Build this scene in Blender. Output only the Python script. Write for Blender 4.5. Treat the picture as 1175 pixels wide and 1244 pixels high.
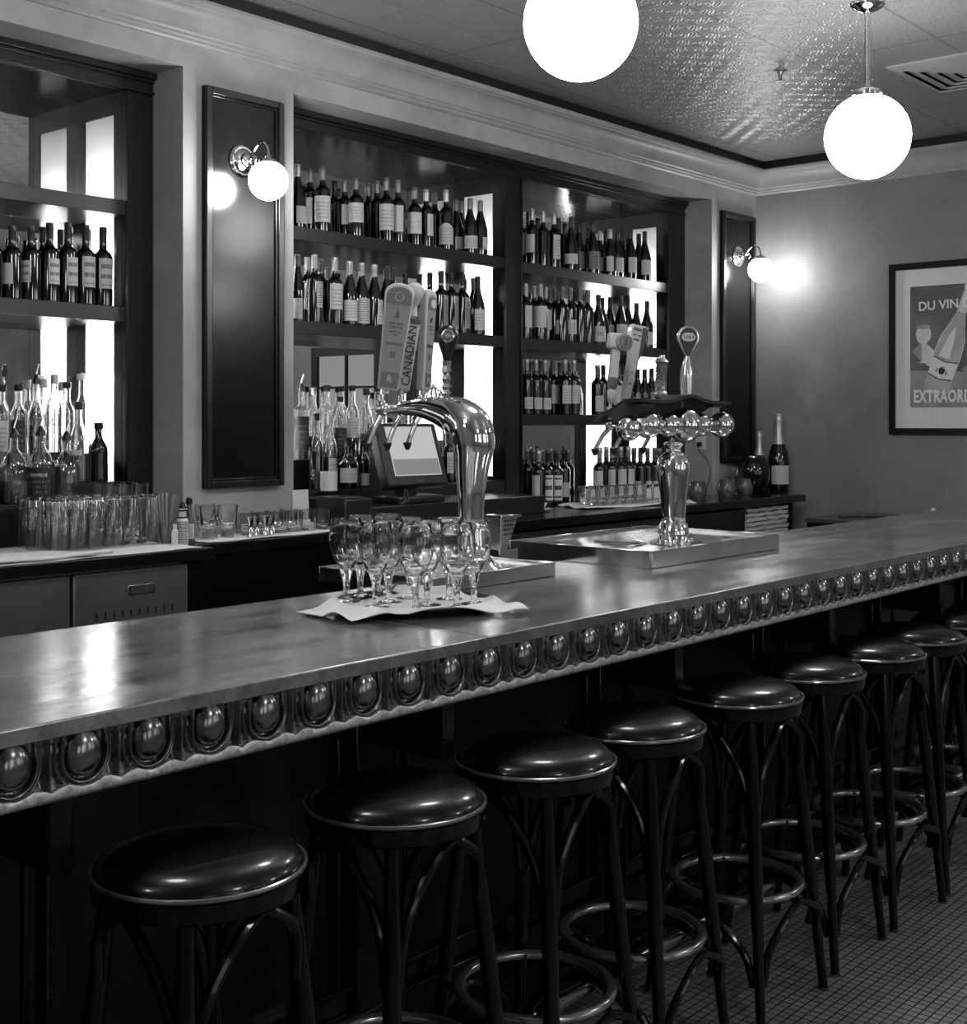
import bpy, bmesh, math, random
from math import sin, cos, pi, radians, sqrt, atan2
from mathutils import Matrix, Vector
random.seed(7)
for o in list(bpy.data.objects): bpy.data.objects.remove(o, do_unlink=True)
SC = bpy.context.scene
COL = SC.collection

# ------------------------------------------------------------ camera, world, exposure
cam_d = bpy.data.cameras.new('camera'); cam = bpy.data.objects.new('camera', cam_d); COL.objects.link(cam)
cam_d.sensor_fit = 'HORIZONTAL'; cam_d.sensor_width = 36.0
cam_d.lens = 1574.5 * 36.0 / 1175.0
cam_d.shift_y = -111.0 / 1175.0
cam_d.clip_start = 0.05
cam.location = (0, 0, 1.53)
cam.rotation_euler = (radians(90), 0, radians(40.563 - 90))
SC.camera = cam
SC.view_settings.view_transform = 'Standard'; SC.view_settings.look = 'None'
SC.view_settings.gamma = 1.0; SC.view_settings.use_curve_mapping = False
SC.view_settings.exposure = 1.6
w = bpy.data.worlds.new('world'); SC.world = w; w.use_nodes = True
w.node_tree.nodes['Background'].inputs[0].default_value = (1, 1, 1, 1)
w.node_tree.nodes['Background'].inputs[1].default_value = 0.02
E_PEND = 9.0      # glowing opal glass of the pendant globes
E_SCON = 19.0      # sconce globes
E_TUBE = 130.0     # tubes in the light boxes beside the shelves
E_WIN = 0.5      # street windows behind the camera

# ------------------------------------------------------------ materials (the photograph is black and white)
def g(v): return (v, v, v, 1)
def mat(name, v, rough=0.5, metal=0.0, **k):
    m = bpy.data.materials.new(name); m.use_nodes = True
    nt = m.node_tree; b = nt.nodes['Principled BSDF']
    b.inputs['Base Color'].default_value = g(v); b.inputs['Roughness'].default_value = rough
    b.inputs['Metallic'].default_value = metal
    b.inputs['Specular IOR Level'].default_value = k.get('spec', 0.5)
    if k.get('coat'): b.inputs['Coat Weight'].default_value = k['coat']; b.inputs['Coat Roughness'].default_value = k.get('coatr', 0.08)
    if k.get('trans'): b.inputs['Transmission Weight'].default_value = k['trans']; b.inputs['IOR'].default_value = k.get('ior', 1.45)
    if k.get('emit'): b.inputs['Emission Color'].default_value = g(1); b.inputs['Emission Strength'].default_value = k['emit']
    # colour mottling
    if k.get('mott'):
        lo, hi, sc = k['mott']
        tc = nt.nodes.new('ShaderNodeTexCoord'); mp = nt.nodes.new('ShaderNodeMapping'); mp.inputs['Scale'].default_value = k.get('mscale', (1, 1, 1))
        n = nt.nodes.new('ShaderNodeTexNoise'); n.inputs['Scale'].default_value = sc; n.inputs['Detail'].default_value = k.get('det', 6.0); n.inputs['Roughness'].default_value = 0.6
        n.inputs['Distortion'].default_value = k.get('dist', 0.0)
        r = nt.nodes.new('ShaderNodeValToRGB'); r.color_ramp.elements[0].position = 0.3; r.color_ramp.elements[1].position = 0.7
        r.color_ramp.elements[0].color = g(lo); r.color_ramp.elements[1].color = g(hi)
        nt.links.new(tc.outputs['Object'], mp.inputs[0]); nt.links.new(mp.outputs[0], n.inputs['Vector']); nt.links.new(n.outputs['Fac'], r.inputs[0]); nt.links.new(r.outputs[0], b.inputs['Base Color'])
        if k.get('rr'):
            mr = nt.nodes.new('ShaderNodeMapRange'); mr.inputs['From Min'].default_value = 0.3; mr.inputs['From Max'].default_value = 0.7
            mr.inputs['To Min'].default_value = k['rr'][0]; mr.inputs['To Max'].default_value = k['rr'][1]
            nt.links.new(n.outputs['Fac'], mr.inputs[0]); nt.links.new(mr.outputs[0], b.inputs['Roughness'])
    if k.get('bump'):
        sc, st = k['bump']
        tc = nt.nodes.new('ShaderNodeTexCoord'); mp = nt.nodes.new('ShaderNodeMapping'); mp.inputs['Scale'].default_value = k.get('bscale', (1, 1, 1))
        n = nt.nodes.new('ShaderNodeTexNoise'); n.inputs['Scale'].default_value = sc; n.inputs['Detail'].default_value = 4
        bp = nt.nodes.new('ShaderNodeBump'); bp.inputs['Strength'].default_value = st; bp.inputs['Distance'].default_value = k.get('bd', 0.003)
        nt.links.new(tc.outputs['Object'], mp.inputs[0]); nt.links.new(mp.outputs[0], n.inputs['Vector']); nt.links.new(n.outputs['Fac'], bp.inputs['Height']); nt.links.new(bp.outputs[0], b.inputs['Normal'])
    return m

def emis(name, s):
    m = bpy.data.materials.new(name); m.use_nodes = True; nt = m.node_tree; nt.nodes.clear()
    e = nt.nodes.new('ShaderNodeEmission'); e.inputs[0].default_value = g(1); e.inputs[1].default_value = s
    o = nt.nodes.new('ShaderNodeOutputMaterial'); nt.links.new(e.outputs[0], o.inputs[0]); return m

class NT:   # tiny node helper
    def __init__(s, m): s.nt = m.node_tree
    def n(s, t, **k):
        a = s.nt.nodes.new(t)
        for q, v in k.items(): setattr(a, q, v)
        return a
    def l(s, a, b): s.nt.links.new(a, b)
    def math(s, op, a, b=None, c=None):
        m = s.n('ShaderNodeMath', operation=op)
        for i, x in enumerate((a, b, c)):
            if x is None: continue
            if isinstance(x, (int, float)): m.inputs[i].default_value = x
            else: s.l(x, m.inputs[i])
        return m.outputs[0]

M_ = {}
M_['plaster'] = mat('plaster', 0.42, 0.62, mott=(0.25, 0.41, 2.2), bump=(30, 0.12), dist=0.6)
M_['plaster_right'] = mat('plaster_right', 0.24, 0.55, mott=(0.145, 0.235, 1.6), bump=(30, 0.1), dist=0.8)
M_['cornice'] = mat('cornice', 0.30, 0.45, mott=(0.26, 0.36, 3))
M_['black'] = mat('black', 0.002, 0.5)
M_['dark_wood'] = mat('dark_wood', 0.007, 0.28, mott=(0.003, 0.007, 9), mscale=(1, 1, 0.12), coat=0.3, coatr=0.22)
M_['shelf_wood'] = mat('shelf_wood', 0.015, 0.30, mott=(0.007, 0.015, 8), mscale=(0.15, 1, 1), coat=0.3, coatr=0.25)
M_['panel_wood'] = mat('panel_wood', 0.004, 0.22, spec=0.22, mott=(0.002, 0.006, 10), mscale=(1, 1, 0.15), coat=0.14, coatr=0.13, bump=(14, 0.10), bscale=(1, 1, 0.2))
M_['bar_wood'] = mat('bar_wood', 0.002, 0.3, spec=0.3, coat=0.1, coatr=0.2)
M_['counter'] = mat('counter', 0.005, 0.22, coat=0.3, coatr=0.15)
M_['stool_wood'] = mat('stool_wood', 0.0015, 0.16, spec=0.2, coat=0.35, coatr=0.06)
M_['ring_wood'] = mat('ring_wood', 0.22, 0.20, 0.8, mott=(0.15, 0.45, 20), coat=0.6, coatr=0.12)
M_['leather'] = mat('leather', 0.004, 0.30, spec=0.18, coat=0.45, coatr=0.10, bump=(160, 0.08), bd=0.001)
M_['piping'] = mat('piping', 0.20, 0.16, 0.6, coat=0.5)
M_['chrome'] = mat('chrome', 0.78, 0.07, 1.0)
M_['steel'] = mat('steel', 0.62, 0.22, 1.0, mott=(0.5, 0.68, 6))
M_['brushed'] = mat('brushed', 0.62, 0.16, 1.0, mott=(0.5, 0.7, 5))
M_['fridge'] = mat('fridge', 0.24, 0.38, 0.85, mott=(0.20, 0.27, 4))
M_['cabinet_grey'] = mat('cabinet_grey', 0.026, 0.4, 0.3)
M_['white_cloth'] = mat('white_cloth', 0.84, 0.85, bump=(240, 0.15), bd=0.001)
M_['cloth_grey'] = mat('cloth_grey', 0.7, 0.9, mott=(0.5, 0.8, 18), mscale=(1, 1, 6))
M_['paper'] = mat('paper', 0.6, 0.8)
M_['plastic_dark'] = mat('plastic_dark', 0.010, 0.38)
M_['plastic_grey'] = mat('plastic_grey', 0.05, 0.4)
M_['bottle_dark'] = mat('bottle_dark', 0.004, 0.06, coat=0.3)
M_['glass'] = mat('glass', 1.0, 0.0, trans=1.0, ior=1.45)
M_['frosted'] = mat('frosted', 0.8, 0.35, trans=0.8)
M_['liquid_dark'] = mat('liquid_dark', 0.02, 0.05, coat=0.5)
M_['liquid_mid'] = mat('liquid_mid', 0.09, 0.05, coat=0.5)
M_['foil_p'] = mat('foil_pale', 0.42, 0.35, 0.6)
M_['foil_g'] = mat('foil_grey', 0.16, 0.35, 0.5)
M_['foil_d'] = mat('foil_dark', 0.02, 0.35, 0.2)
M_['cap_black'] = mat('cap_black', 0.008, 0.3)
M_['handle_grey'] = mat('handle_grey', 0.19, 0.4, coat=0.3)
M_['handle_mid'] = mat('handle_mid', 0.10, 0.4, coat=0.3)
M_['handle_light'] = mat('handle_light', 0.42, 0.4, coat=0.3)
M_['ink'] = mat('ink', 0.01, 0.5)
M_['ink_grey'] = mat('ink_grey', 0.08, 0.5)
M_['white_paint'] = mat('white_paint', 0.75, 0.5)
M_['frame_black'] = mat('frame_black', 0.003, 0.45, spec=0.2)
M_['mat_board'] = mat('mat_board', 0.62, 0.7)
M_['smoke'] = mat('smoked_glass', 0.06, 0.12, coat=0.4, mott=(0.03, 0.12, 25))
M_['art_dark'] = mat('art_dark', 0.06, 0.3, coat=0.3, mott=(0.05, 0.09, 8))
M_['art_mid'] = mat('art_mid', 0.14, 0.3, mott=(0.16, 0.30, 9))
M_['art_light'] = mat('art_light', 0.30, 0.3, mott=(0.45, 0.62, 12))
M_['art_bottle'] = mat('art_bottle', 0.17, 0.3, mott=(0.24, 0.40, 6))
M_['art_gleam'] = mat('art_gleam', 0.62, 0.3)
M_['art_letter'] = mat('art_letter', 0.72, 0.3)
M_['mirror'] = mat('mirror', 0.75, 0.01, 1.0)
M_['globe_pendant'] = emis('globe_pendant', E_PEND)
M_['globe_sconce'] = emis('globe_sconce', E_SCON)
M_['tube'] = emis('tube_light', E_TUBE)
M_['window_glow'] = emis('window_glow', E_WIN)
M_['window_dusk'] = emis('window_dusk', 0.11)
M_['screen'] = emis('screen_pale', 0.17)
M_['screen2'] = emis('screen_grey', 0.08)
M_['lightbox'] = mat('lightbox_white', 0.8, 0.9)

# opal panes lit from behind
m = bpy.data.materials.new('opal_pane'); m.use_nodes = True; nt = m.node_tree; nt.nodes.clear()
t = nt.nodes.new('ShaderNodeBsdfTranslucent'); t.inputs[0].default_value = g(0.85)
d = nt.nodes.new('ShaderNodeBsdfDiffuse'); d.inputs[0].default_value = g(0.55)
mx = nt.nodes.new('ShaderNodeMixShader'); mx.inputs[0].default_value = 0.35
o = nt.nodes.new('ShaderNodeOutputMaterial')
nt.links.new(t.outputs[0], mx.inputs[1]); nt.links.new(d.outputs[0], mx.inputs[2]); nt.links.new(mx.outputs[0], o.inputs[0])
M_['opal'] = m

# bar top: hammered dull zinc with worn patches
m = mat('zinc_top', 0.5, 0.3, 0.8); q = NT(m); b = m.node_tree.nodes['Principled BSDF']
tc = q.n('ShaderNodeTexCoord'); mp = q.n('ShaderNodeMapping'); mp.inputs['Scale'].default_value = (0.7, 2.4, 1); q.l(tc.outputs['Object'], mp.inputs[0])
n1 = q.n('ShaderNodeTexNoise'); n1.inputs['Scale'].default_value = 1.7; n1.inputs['Detail'].default_value = 12; n1.inputs['Roughness'].default_value = 0.74; n1.inputs['Distortion'].default_value = 0.0; q.l(mp.outputs[0], n1.inputs['Vector'])
r = q.n('ShaderNodeValToRGB'); r.color_ramp.elements[0].position = 0.22; r.color_ramp.elements[0].color = g(0.16); r.color_ramp.elements[1].position = 0.74; r.color_ramp.elements[1].color = g(0.66); q.l(n1.outputs['Fac'], r.inputs[0])
mp2 = q.n('ShaderNodeMapping'); mp2.inputs['Scale'].default_value = (1.2, 9, 1); q.l(tc.outputs['Object'], mp2.inputs[0])
n4 = q.n('ShaderNodeTexNoise'); n4.inputs['Scale'].default_value = 16; n4.inputs['Detail'].default_value = 6; n4.inputs['Roughness'].default_value = 0.7; q.l(mp2.outputs[0], n4.inputs['Vector'])
mg = q.n('ShaderNodeMix', data_type='RGBA', blend_type='MULTIPLY'); mg.inputs[0].default_value = 1.0; r4 = q.n('ShaderNodeMapRange'); r4.inputs['From Min'].default_value = 0.3; r4.inputs['From Max'].default_value = 0.7; r4.inputs['To Min'].default_value = 0.5; r4.inputs['To Max'].default_value = 1.3; q.l(n4.outputs['Fac'], r4.inputs[0])
q.l(r.outputs[0], mg.inputs[6]); c4 = q.n('ShaderNodeCombineXYZ'); [q.l(r4.outputs[0], c4.inputs[i]) for i in range(3)]; q.l(c4.outputs[0], mg.inputs[7]); q.l(mg.outputs[2], b.inputs['Base Color'])
n2 = q.n('ShaderNodeTexNoise'); n2.inputs['Scale'].default_value = 5; n2.inputs['Detail'].default_value = 8; q.l(mp.outputs[0], n2.inputs['Vector'])
mr = q.n('ShaderNodeMapRange'); mr.inputs['From Min'].default_value = 0.3; mr.inputs['From Max'].default_value = 0.7; mr.inputs['To Min'].default_value = 0.14; mr.inputs['To Max'].default_value = 0.26; q.l(n2.outputs['Fac'], mr.inputs[0]); q.l(mr.outputs[0], b.inputs['Roughness'])
n3 = q.n('ShaderNodeTexNoise'); n3.inputs['Scale'].default_value = 9; n3.inputs['Detail'].default_value = 3; q.l(tc.outputs['Object'], n3.inputs['Vector'])
bp = q.n('ShaderNodeBump'); bp.inputs['Strength'].default_value = 0.10; bp.inputs['Distance'].default_value = 0.003; q.l(n3.outputs['Fac'], bp.inputs['Height']); q.l(bp.outputs[0], b.inputs['Normal'])
M_['zinc'] = m
M_['pewter'] = mat('pewter_moulding', 0.24, 0.20, 1.0, mott=(0.15, 0.34, 30), bump=(60, 0.12), bd=0.001)
M_['pewter_edge'] = mat('pewter_edge', 0.7, 0.42, 0.8, mott=(0.35, 0.95, 45), bump=(50, 0.5), bd=0.003, dist=1.2)

# ceiling: pressed tin tiles with scrolls
m = mat('pressed_tin', 0.34, 0.32, 0.40); q = NT(m); b = m.node_tree.nodes['Principled BSDF']
tc = q.n('ShaderNodeTexCoord'); sp = q.n('ShaderNodeSeparateXYZ'); q.l(tc.outputs['Object'], sp.inputs[0])
def cell(src, s, off=0.0):
    a = q.math('ADD', src, off + 100 * s); a = q.math('DIVIDE', a, s); a = q.math('FRACT', a); return q.math('SUBTRACT', a, 0.5)
cs = 0.155
cx_, cy_ = cell(sp.outputs[0], cs), cell(sp.outputs[1], cs)
def ring(ax, ay, fr, ph=0.0):
    rr = q.math('SQRT', q.math('ADD', q.math('MULTIPLY', ax, ax), q.math('MULTIPLY', ay, ay)))
    an = q.math('ARCTAN2', ay, ax)
    return q.math('SINE', q.math('ADD', q.math('MULTIPLY', rr, fr), q.math('ADD', an, ph)))
a1 = ring(cx_, cy_, 34.0)
a2 = ring(cell(sp.outputs[0], cs, cs / 2), cell(sp.outputs[1], cs, cs / 2), 28.0, 1.5)
pat = q.math('MAXIMUM', a1, a2)
pat = q.math('MULTIPLY', q.math('POWER', q.math('ABSOLUTE', pat), 2.0), 0.5)
def seam(src, s, wd, off=0.0):
    c = cell(src, s, off); c = q.math('SUBTRACT', 0.5, q.math('ABSOLUTE', c)); c = q.math('MULTIPLY', c, s)
    return q.math('LESS_THAN', c, wd)
s1 = seam(sp.outputs[1], 0.61, 0.006, 0.20); s2 = seam(sp.outputs[0], 1.22, 0.006, 0.35); s3 = seam(sp.outputs[1], 0.305, 0.004, 0.20); s4 = seam(sp.outputs[0], 0.61, 0.004, 0.35)
sm = q.math('MAXIMUM', q.math('MAXIMUM', s1, s2), q.math('MULTIPLY', q.math('MAXIMUM', s3, s4), 0.5))
hgt = q.math('ADD', q.math('MULTIPLY', pat, 0.5), q.math('MULTIPLY', sm, 1.6))
bp = q.n('ShaderNodeBump'); bp.inputs['Strength'].default_value = 0.9; bp.inputs['Distance'].default_value = 0.008; q.l(hgt, bp.inputs['Height']); q.l(bp.outputs[0], b.inputs['Normal'])
cv = q.math('SUBTRACT', 0.36, q.math('ADD', q.math('MULTIPLY', sm, 0.16), q.math('MULTIPLY', pat, 0.06)))
cc = q.n('ShaderNodeCombineXYZ'); [q.l(cv, cc.inputs[i]) for i in range(3)]; q.l(cc.outputs[0], b.inputs['Base Color'])
M_['tin'] = m

# floor: small unglazed mosaic tiles with dark joints
m = mat('mosaic_floor', 0.10, 0.42); q = NT(m); b = m.node_tree.nodes['Principled BSDF']
tc = q.n('ShaderNodeTexCoord'); sp = q.n('ShaderNodeSeparateXYZ'); q.l(tc.outputs['Object'], sp.inputs[0])
ts = 0.0275
j = q.math('MAXIMUM', seam(sp.outputs[0], ts, 0.0021), seam(sp.outputs[1], ts, 0.0021))
n1 = q.n('ShaderNodeTexNoise'); n1.inputs['Scale'].default_value = 6; n1.inputs['Detail'].default_value = 6; q.l(tc.outputs['Object'], n1.inputs['Vector'])
wn = q.n('ShaderNodeTexWhiteNoise', noise_dimensions='2D'); cmb = q.n('ShaderNodeCombineXYZ')
q.l(q.math('FLOOR', q.math('DIVIDE', sp.outputs[0], ts)), cmb.inputs[0]); q.l(q.math('FLOOR', q.math('DIVIDE', sp.outputs[1], ts)), cmb.inputs[1]); q.l(cmb.outputs[0], wn.inputs['Vector'])
tone = q.math('ADD', 0.14, q.math('ADD', q.math('MULTIPLY', n1.outputs['Fac'], 0.16), q.math('MULTIPLY', wn.outputs['Value'], 0.03)))
tone = q.math('MULTIPLY', tone, q.math('SUBTRACT', 1.0, q.math('MULTIPLY', j, 0.93)))
cc = q.n('ShaderNodeCombineXYZ'); [q.l(tone, cc.inputs[i]) for i in range(3)]; q.l(cc.outputs[0], b.inputs['Base Color'])
bp = q.n('ShaderNodeBump'); bp.inputs['Strength'].default_value = 0.5; bp.inputs['Distance'].default_value = 0.002; q.l(q.math('SUBTRACT', 1.0, j), bp.inputs['Height']); q.l(bp.outputs[0], b.inputs['Normal'])
M_['mosaic'] = m

# printed labels: UV border, rows of print
def label_mat(name, base, ink, rows=7.0, dens=0.5, top=0.85, vert=False):
    m = mat(name, base, 0.6); q = NT(m); b = m.node_tree.nodes['Principled BSDF']
    tc = q.n('ShaderNodeTexCoord'); sp = q.n('ShaderNodeSeparateXYZ'); q.l(tc.outputs['UV'], sp.inputs[0])
    u, v = sp.outputs[0], sp.outputs[1]
    if vert: u, v = v, u
    row = q.math('LESS_THAN', q.math('FRACT', q.math('MULTIPLY', v, rows)), 0.42)
    nz = q.n('ShaderNodeTexNoise'); nz.inputs['Scale'].default_value = 9; nz.inputs['Detail'].default_value = 3
    cm = q.n('ShaderNodeCombineXYZ'); q.l(q.math('MULTIPLY', u, 3.5), cm.inputs[0]); q.l(q.math('FLOOR', q.math('MULTIPLY', v, rows)), cm.inputs[1]); q.l(cm.outputs[0], nz.inputs['Vector'])
    ink_ = q.math('MULTIPLY', row, q.math('GREATER_THAN', nz.outputs['Fac'], 1.0 - dens))
    inx = q.math('MULTIPLY', q.math('GREATER_THAN', u, 0.12), q.math('LESS_THAN', u, 0.88))
    iny = q.math('MULTIPLY', q.math('GREATER_THAN', v, 0.10), q.math('LESS_THAN', v, top))
    ink_ = q.math('MULTIPLY', ink_, q.math('MULTIPLY', inx, iny))
    val = q.math('ADD', base, q.math('MULTIPLY', ink_, ink - base))
    cc = q.n('ShaderNodeCombineXYZ'); [q.l(val, cc.inputs[i]) for i in range(3)]; q.l(cc.outputs[0], b.inputs['Base Color'])
    return m
LAB = {'w': label_mat('label_pale', 0.50, 0.30, 5, 0.4), 'n': label_mat('label_printed', 0.52, 0.18, 7, 0.5), 'g': label_mat('label_grey', 0.16, 0.08, 6, 0.5),
       'e': label_mat('label_crest', 0.55, 0.12, 4, 0.45, 0.7), 'p': label_mat('label_pattern', 0.50, 0.10, 11, 0.55, 0.98), 'v': label_mat('label_strip', 0.30, 0.04, 9, 0.6, 0.98, True),
       't': label_mat('label_small', 0.48, 0.15, 3, 0.55), 's': label_mat('label_slanted', 0.52, 0.25, 6, 0.4), 'c': label_mat('label_column', 0.5, 0.1, 8, 0.5),
       'a': label_mat('label_arched', 0.5, 0.2, 7, 0.5, 0.8), 'o': label_mat('label_picture', 0.6, 0.05, 2.4, 0.62, 0.9), '2': label_mat('label_year', 0.5, 0.3, 4, 0.35, 0.45),
       'k': label_mat('label_black', 0.02, 0.30, 6, 0.45)}

# ------------------------------------------------------------ mesh helpers
class MB:
    def __init__(s): s.v = []; s.f = []; s.uv = None
    def add(s, vs, fs, T=None):
        o = len(s.v)
        for p in vs:
            p = Vector(p)
            if T is not None: p = T @ p
            s.v.append(p[:])
        for f in fs: s.f.append(tuple(i + o for i in f))
        return s
    def box(s, x0, x1, y0, y1, z0, z1, T=None):
        vs = [(x, y, z) for x in (x0, x1) for y in (y0, y1) for z in (z0, z1)]
        return s.add(vs, [(0, 1, 3, 2), (4, 6, 7, 5), (0, 4, 5, 1), (2, 3, 7, 6), (0, 2, 6, 4), (1, 5, 7, 3)], T)
    def lathe(s, prof, n=24, c=(0, 0, 0), T=None):
        vs, fs, rings = [], [], []
        for r, z in prof:
            if r < 1e-6: rings.append([len(vs)]); vs.append((c[0], c[1], c[2] + z))
            else:
                rings.append(list(range(len(vs), len(vs) + n)))
                for i in range(n): a = 2 * pi * i / n; vs.append((c[0] + r * cos(a), c[1] + r * sin(a), c[2] + z))
        for A, B in zip(rings, rings[1:]):
            if len(A) == 1 and len(B) == 1: continue
            for i in range(n):
                k = (i + 1) % n
                if len(A) == 1: fs.append((A[0], B[k], B[i]))
                elif len(B) == 1: fs.append((A[i], A[k], B[0]))
                else: fs.append((A[i], A[k], B[k], B[i]))
        if len(rings[0]) > 1: fs.append(tuple(reversed(rings[0])))
        if len(rings[-1]) > 1: fs.append(tuple(rings[-1]))
        return s.add(vs, fs, T)
    def loop(s, prof, n=24, c=(0, 0, 0), T=None):       # closed lathe (ring / thick glass)
        vs, fs = [], []; m = len(prof)
        for r, z in prof:
            for i in range(n): a = 2 * pi * i / n; vs.append((c[0] + r * cos(a), c[1] + r * sin(a), c[2] + z))
        for j in range(m):
            j2 = (j + 1) % m
            for i in range(n):
                k = (i + 1) % n; fs.append((j * n + i, j * n + k, j2 * n + k, j2 * n + i))
        return s.add(vs, fs, T)
    def sphere(s, c, r, n=24, sz=1.0, T=None):
        m = n // 2
        return s.lathe([(r * sin(pi * i / m) if 0 < i < m else 0.0, -r * sz * cos(pi * i / m)) for i in range(m + 1)], n, c, T)
    def tube(s, pts, rad, n=8, closed=False, T=None, flat=None):
        pts = [Vector(p) for p in pts]; N = len(pts)
        if not isinstance(rad, (list, tuple)): rad = [rad] * N
        vs, fs = [], []; up = None
        for i, p in enumerate(pts):
            if closed: t = pts[(i + 1) % N] - pts[i - 1]
            else: t = pts[min(i + 1, N - 1)] - pts[max(i - 1, 0)]
            t.normalize()
            if up is None:
                up = Vector((0, 0, 1)) if abs(t.z) < 0.9 else Vector((1, 0, 0))
            u = (up - t * up.dot(t)).normalized(); up = u; v = t.cross(u)
            for k in range(n):
                a = 2 * pi * k / n; fa, fb = (1, 1) if flat is None else flat
                vs.append((p + u * (cos(a) * rad[i] * fa) + v * (sin(a) * rad[i] * fb))[:])
        for i in range(N if closed else N - 1):
            j = (i + 1) % N
            for k in range(n): l = (k + 1) % n; fs.append((i * n + k, i * n + l, j * n + l, j * n + k))
        if not closed: fs.append(tuple(range(n - 1, -1, -1))); fs.append(tuple((N - 1) * n + k for k in range(n)))
        return s.add(vs, fs, T)
    def prism(s, poly, z0, z1, T=None):
        n = len(poly); vs = [(x, y, z0) for x, y in poly] + [(x, y, z1) for x, y in poly]
        fs = [tuple(reversed(range(n))), tuple(range(n, 2 * n))] + [(i, (i + 1) % n, (i + 1) % n + n, i + n) for i in range(n)]
        return s.add(vs, fs, T)
    def build(s, name, m, parent=None, bevel=0, seg=2, sharp=35, sub=0, loc=None):
        me = bpy.data.meshes.new(name); me.from_pydata(s.v, [], s.f)
        bm = bmesh.new(); bm.from_mesh(me); bmesh.ops.recalc_face_normals(bm, faces=bm.faces[:]); bm.to_mesh(me); bm.free()
        me.polygons.foreach_set('use_smooth', [True] * len(me.polygons)); me.set_sharp_from_angle(angle=radians(sharp))
        if s.uv:
            ul = me.uv_layers.new(name='UVMap')
            for lp in me.loops: ul.data[lp.index].uv = s.uv[lp.vertex_index]
        me.materials.append(M_[m] if isinstance(m, str) else m)
        o = bpy.data.objects.new(name, me); COL.objects.link(o)
        if parent is not None: o.parent = parent
        if loc: o.location = loc
        if bevel:
            b = o.modifiers.new('bevel', 'BEVEL'); b.width = bevel; b.segments = seg; b.limit_method = 'ANGLE'; b.angle_limit = radians(40)
        if sub:
            b = o.modifiers.new('sub', 'SUBSURF'); b.levels = sub; b.render_levels = sub
        return o
def tag(o, label=None, cat=None, group=None, kind=None):
    if label: o['label'] = label
    if cat: o['category'] = cat
    if group: o['group'] = group
    if kind: o['kind'] = kind
    return o
def thing(name, label, cat, loc=(0, 0, 0), rz=0, group=None):
    o = bpy.data.objects.new(name, None); COL.objects.link(o); o.empty_display_size = 0.05
    o.location = loc; o.rotation_euler = (0, 0, rz); return tag(o, label, cat, group)
KIDS = {}
def kids(o): return [c for c in bpy.data.objects if c.parent == o]
def copy_tree(o, loc, rz, label, group=None):
    def rec(a, par):
        c = a.copy(); COL.objects.link(c)
        if par is not None: c.parent = par
        for k in kids_of[a.name]: rec(k, c)
        return c
    kids_of = {}
    def col(a): kids_of[a.name] = kids(a); [col(k) for k in kids_of[a.name]]
    col(o); r = rec(o, None); r.location = loc; r.rotation_euler = (0, 0, rz); r['label'] = label
    if group: r['group'] = group
    return r
def struct(name, mb, m, **k): return tag(mb.build(name, m, **k), kind='structure')
def R4(ax, a): return Matrix.Rotation(a, 4, ax)
def T4(x, y, z): return Matrix.Translation((x, y, z))
def arc(cx, cy, r, a0, a1, n=12): return [(cx + r * cos(a0 + (a1 - a0) * i / n), cy + r * sin(a0 + (a1 - a0) * i / n)) for i in range(n + 1)]
def smooth_path(pts, n=8):       # Catmull-Rom
    P = [Vector(p) for p in pts]; P = [P[0] * 2 - P[1]] + P + [P[-1] * 2 - P[-2]]; out = []
    for i in range(1, len(P) - 2):
        for k in range(n):
            t = k / n; a, b, c, d = P[i - 1:i + 3]
            out.append((0.5 * ((2 * b) + (c - a) * t + (2 * a - 5 * b + 4 * c - d) * t * t + (3 * b - a - 3 * c + d) * t ** 3))[:])
    out.append(P[-2][:]); return out
def text_mb(s, size, depth=0.001, T=None, squash=1.0, bend=None, spacing=1.0, bold=0.0):
    cu = bpy.data.curves.new('t', 'FONT'); cu.body = s; cu.size = size; cu.extrude = depth / 2; cu.align_x = 'CENTER'; cu.align_y = 'CENTER'; cu.resolution_u = 3; cu.space_character = spacing; cu.offset = bold
    o = bpy.data.objects.new('t', cu); COL.objects.link(o); dg = bpy.context.evaluated_depsgraph_get(); dg.update()
    me = o.evaluated_get(dg).to_mesh(); vs = [v.co.copy() for v in me.vertices]; fs = [tuple(p.vertices) for p in me.polygons]
    o.evaluated_get(dg).to_mesh_clear(); bpy.data.objects.remove(o); bpy.data.curves.remove(cu)
    out = []
    for v in vs:
        x, y, z = v.x * squash, v.y, v.z
        if bend:   # onto a vertical cylinder of radius r around z, centred at angle a
            r, a = bend; th = a + x / r; out.append(((r + z) * cos(th), (r + z) * sin(th), y))
        else: out.append((x, y, z))
    mb = MB(); mb.add(out, fs, T); return mb
def cyl_patch(r, z0, z1, a, ha, n=14, top=None, th=0.0006):
    # curved label: rows of vertices with uv; top(u) gives extra height for shaped labels
    mb = MB(); uv = []
    for i in range(n + 1):
        u = i / n; th_ = a - ha + 2 * ha * u
        zt = z1 if top is None else z0 + (z1 - z0) * top(u)
        for rr in (r, r - th):
            mb.v.append((rr * cos(th_), rr * sin(th_), z0)); uv.append((u, 0)); mb.v.append((rr * cos(th_), rr * sin(th_), zt)); uv.append((u, (zt - z0) / (z1 - z0)))
    for i in range(n):
        a0 = i * 4; b0 = a0 + 4
        mb.f += [(a0, b0, b0 + 1, a0 + 1), (a0 + 2, a0 + 3, b0 + 3, b0 + 2), (a0 + 1, b0 + 1, b0 + 3, a0 + 3), (a0, a0 + 2, b0 + 2, b0)]
    mb.f += [(0, 1, 3, 2), (4 * n, 4 * n + 2, 4 * n + 3, 4 * n + 1)]
    mb.uv = uv; return mb
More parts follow.
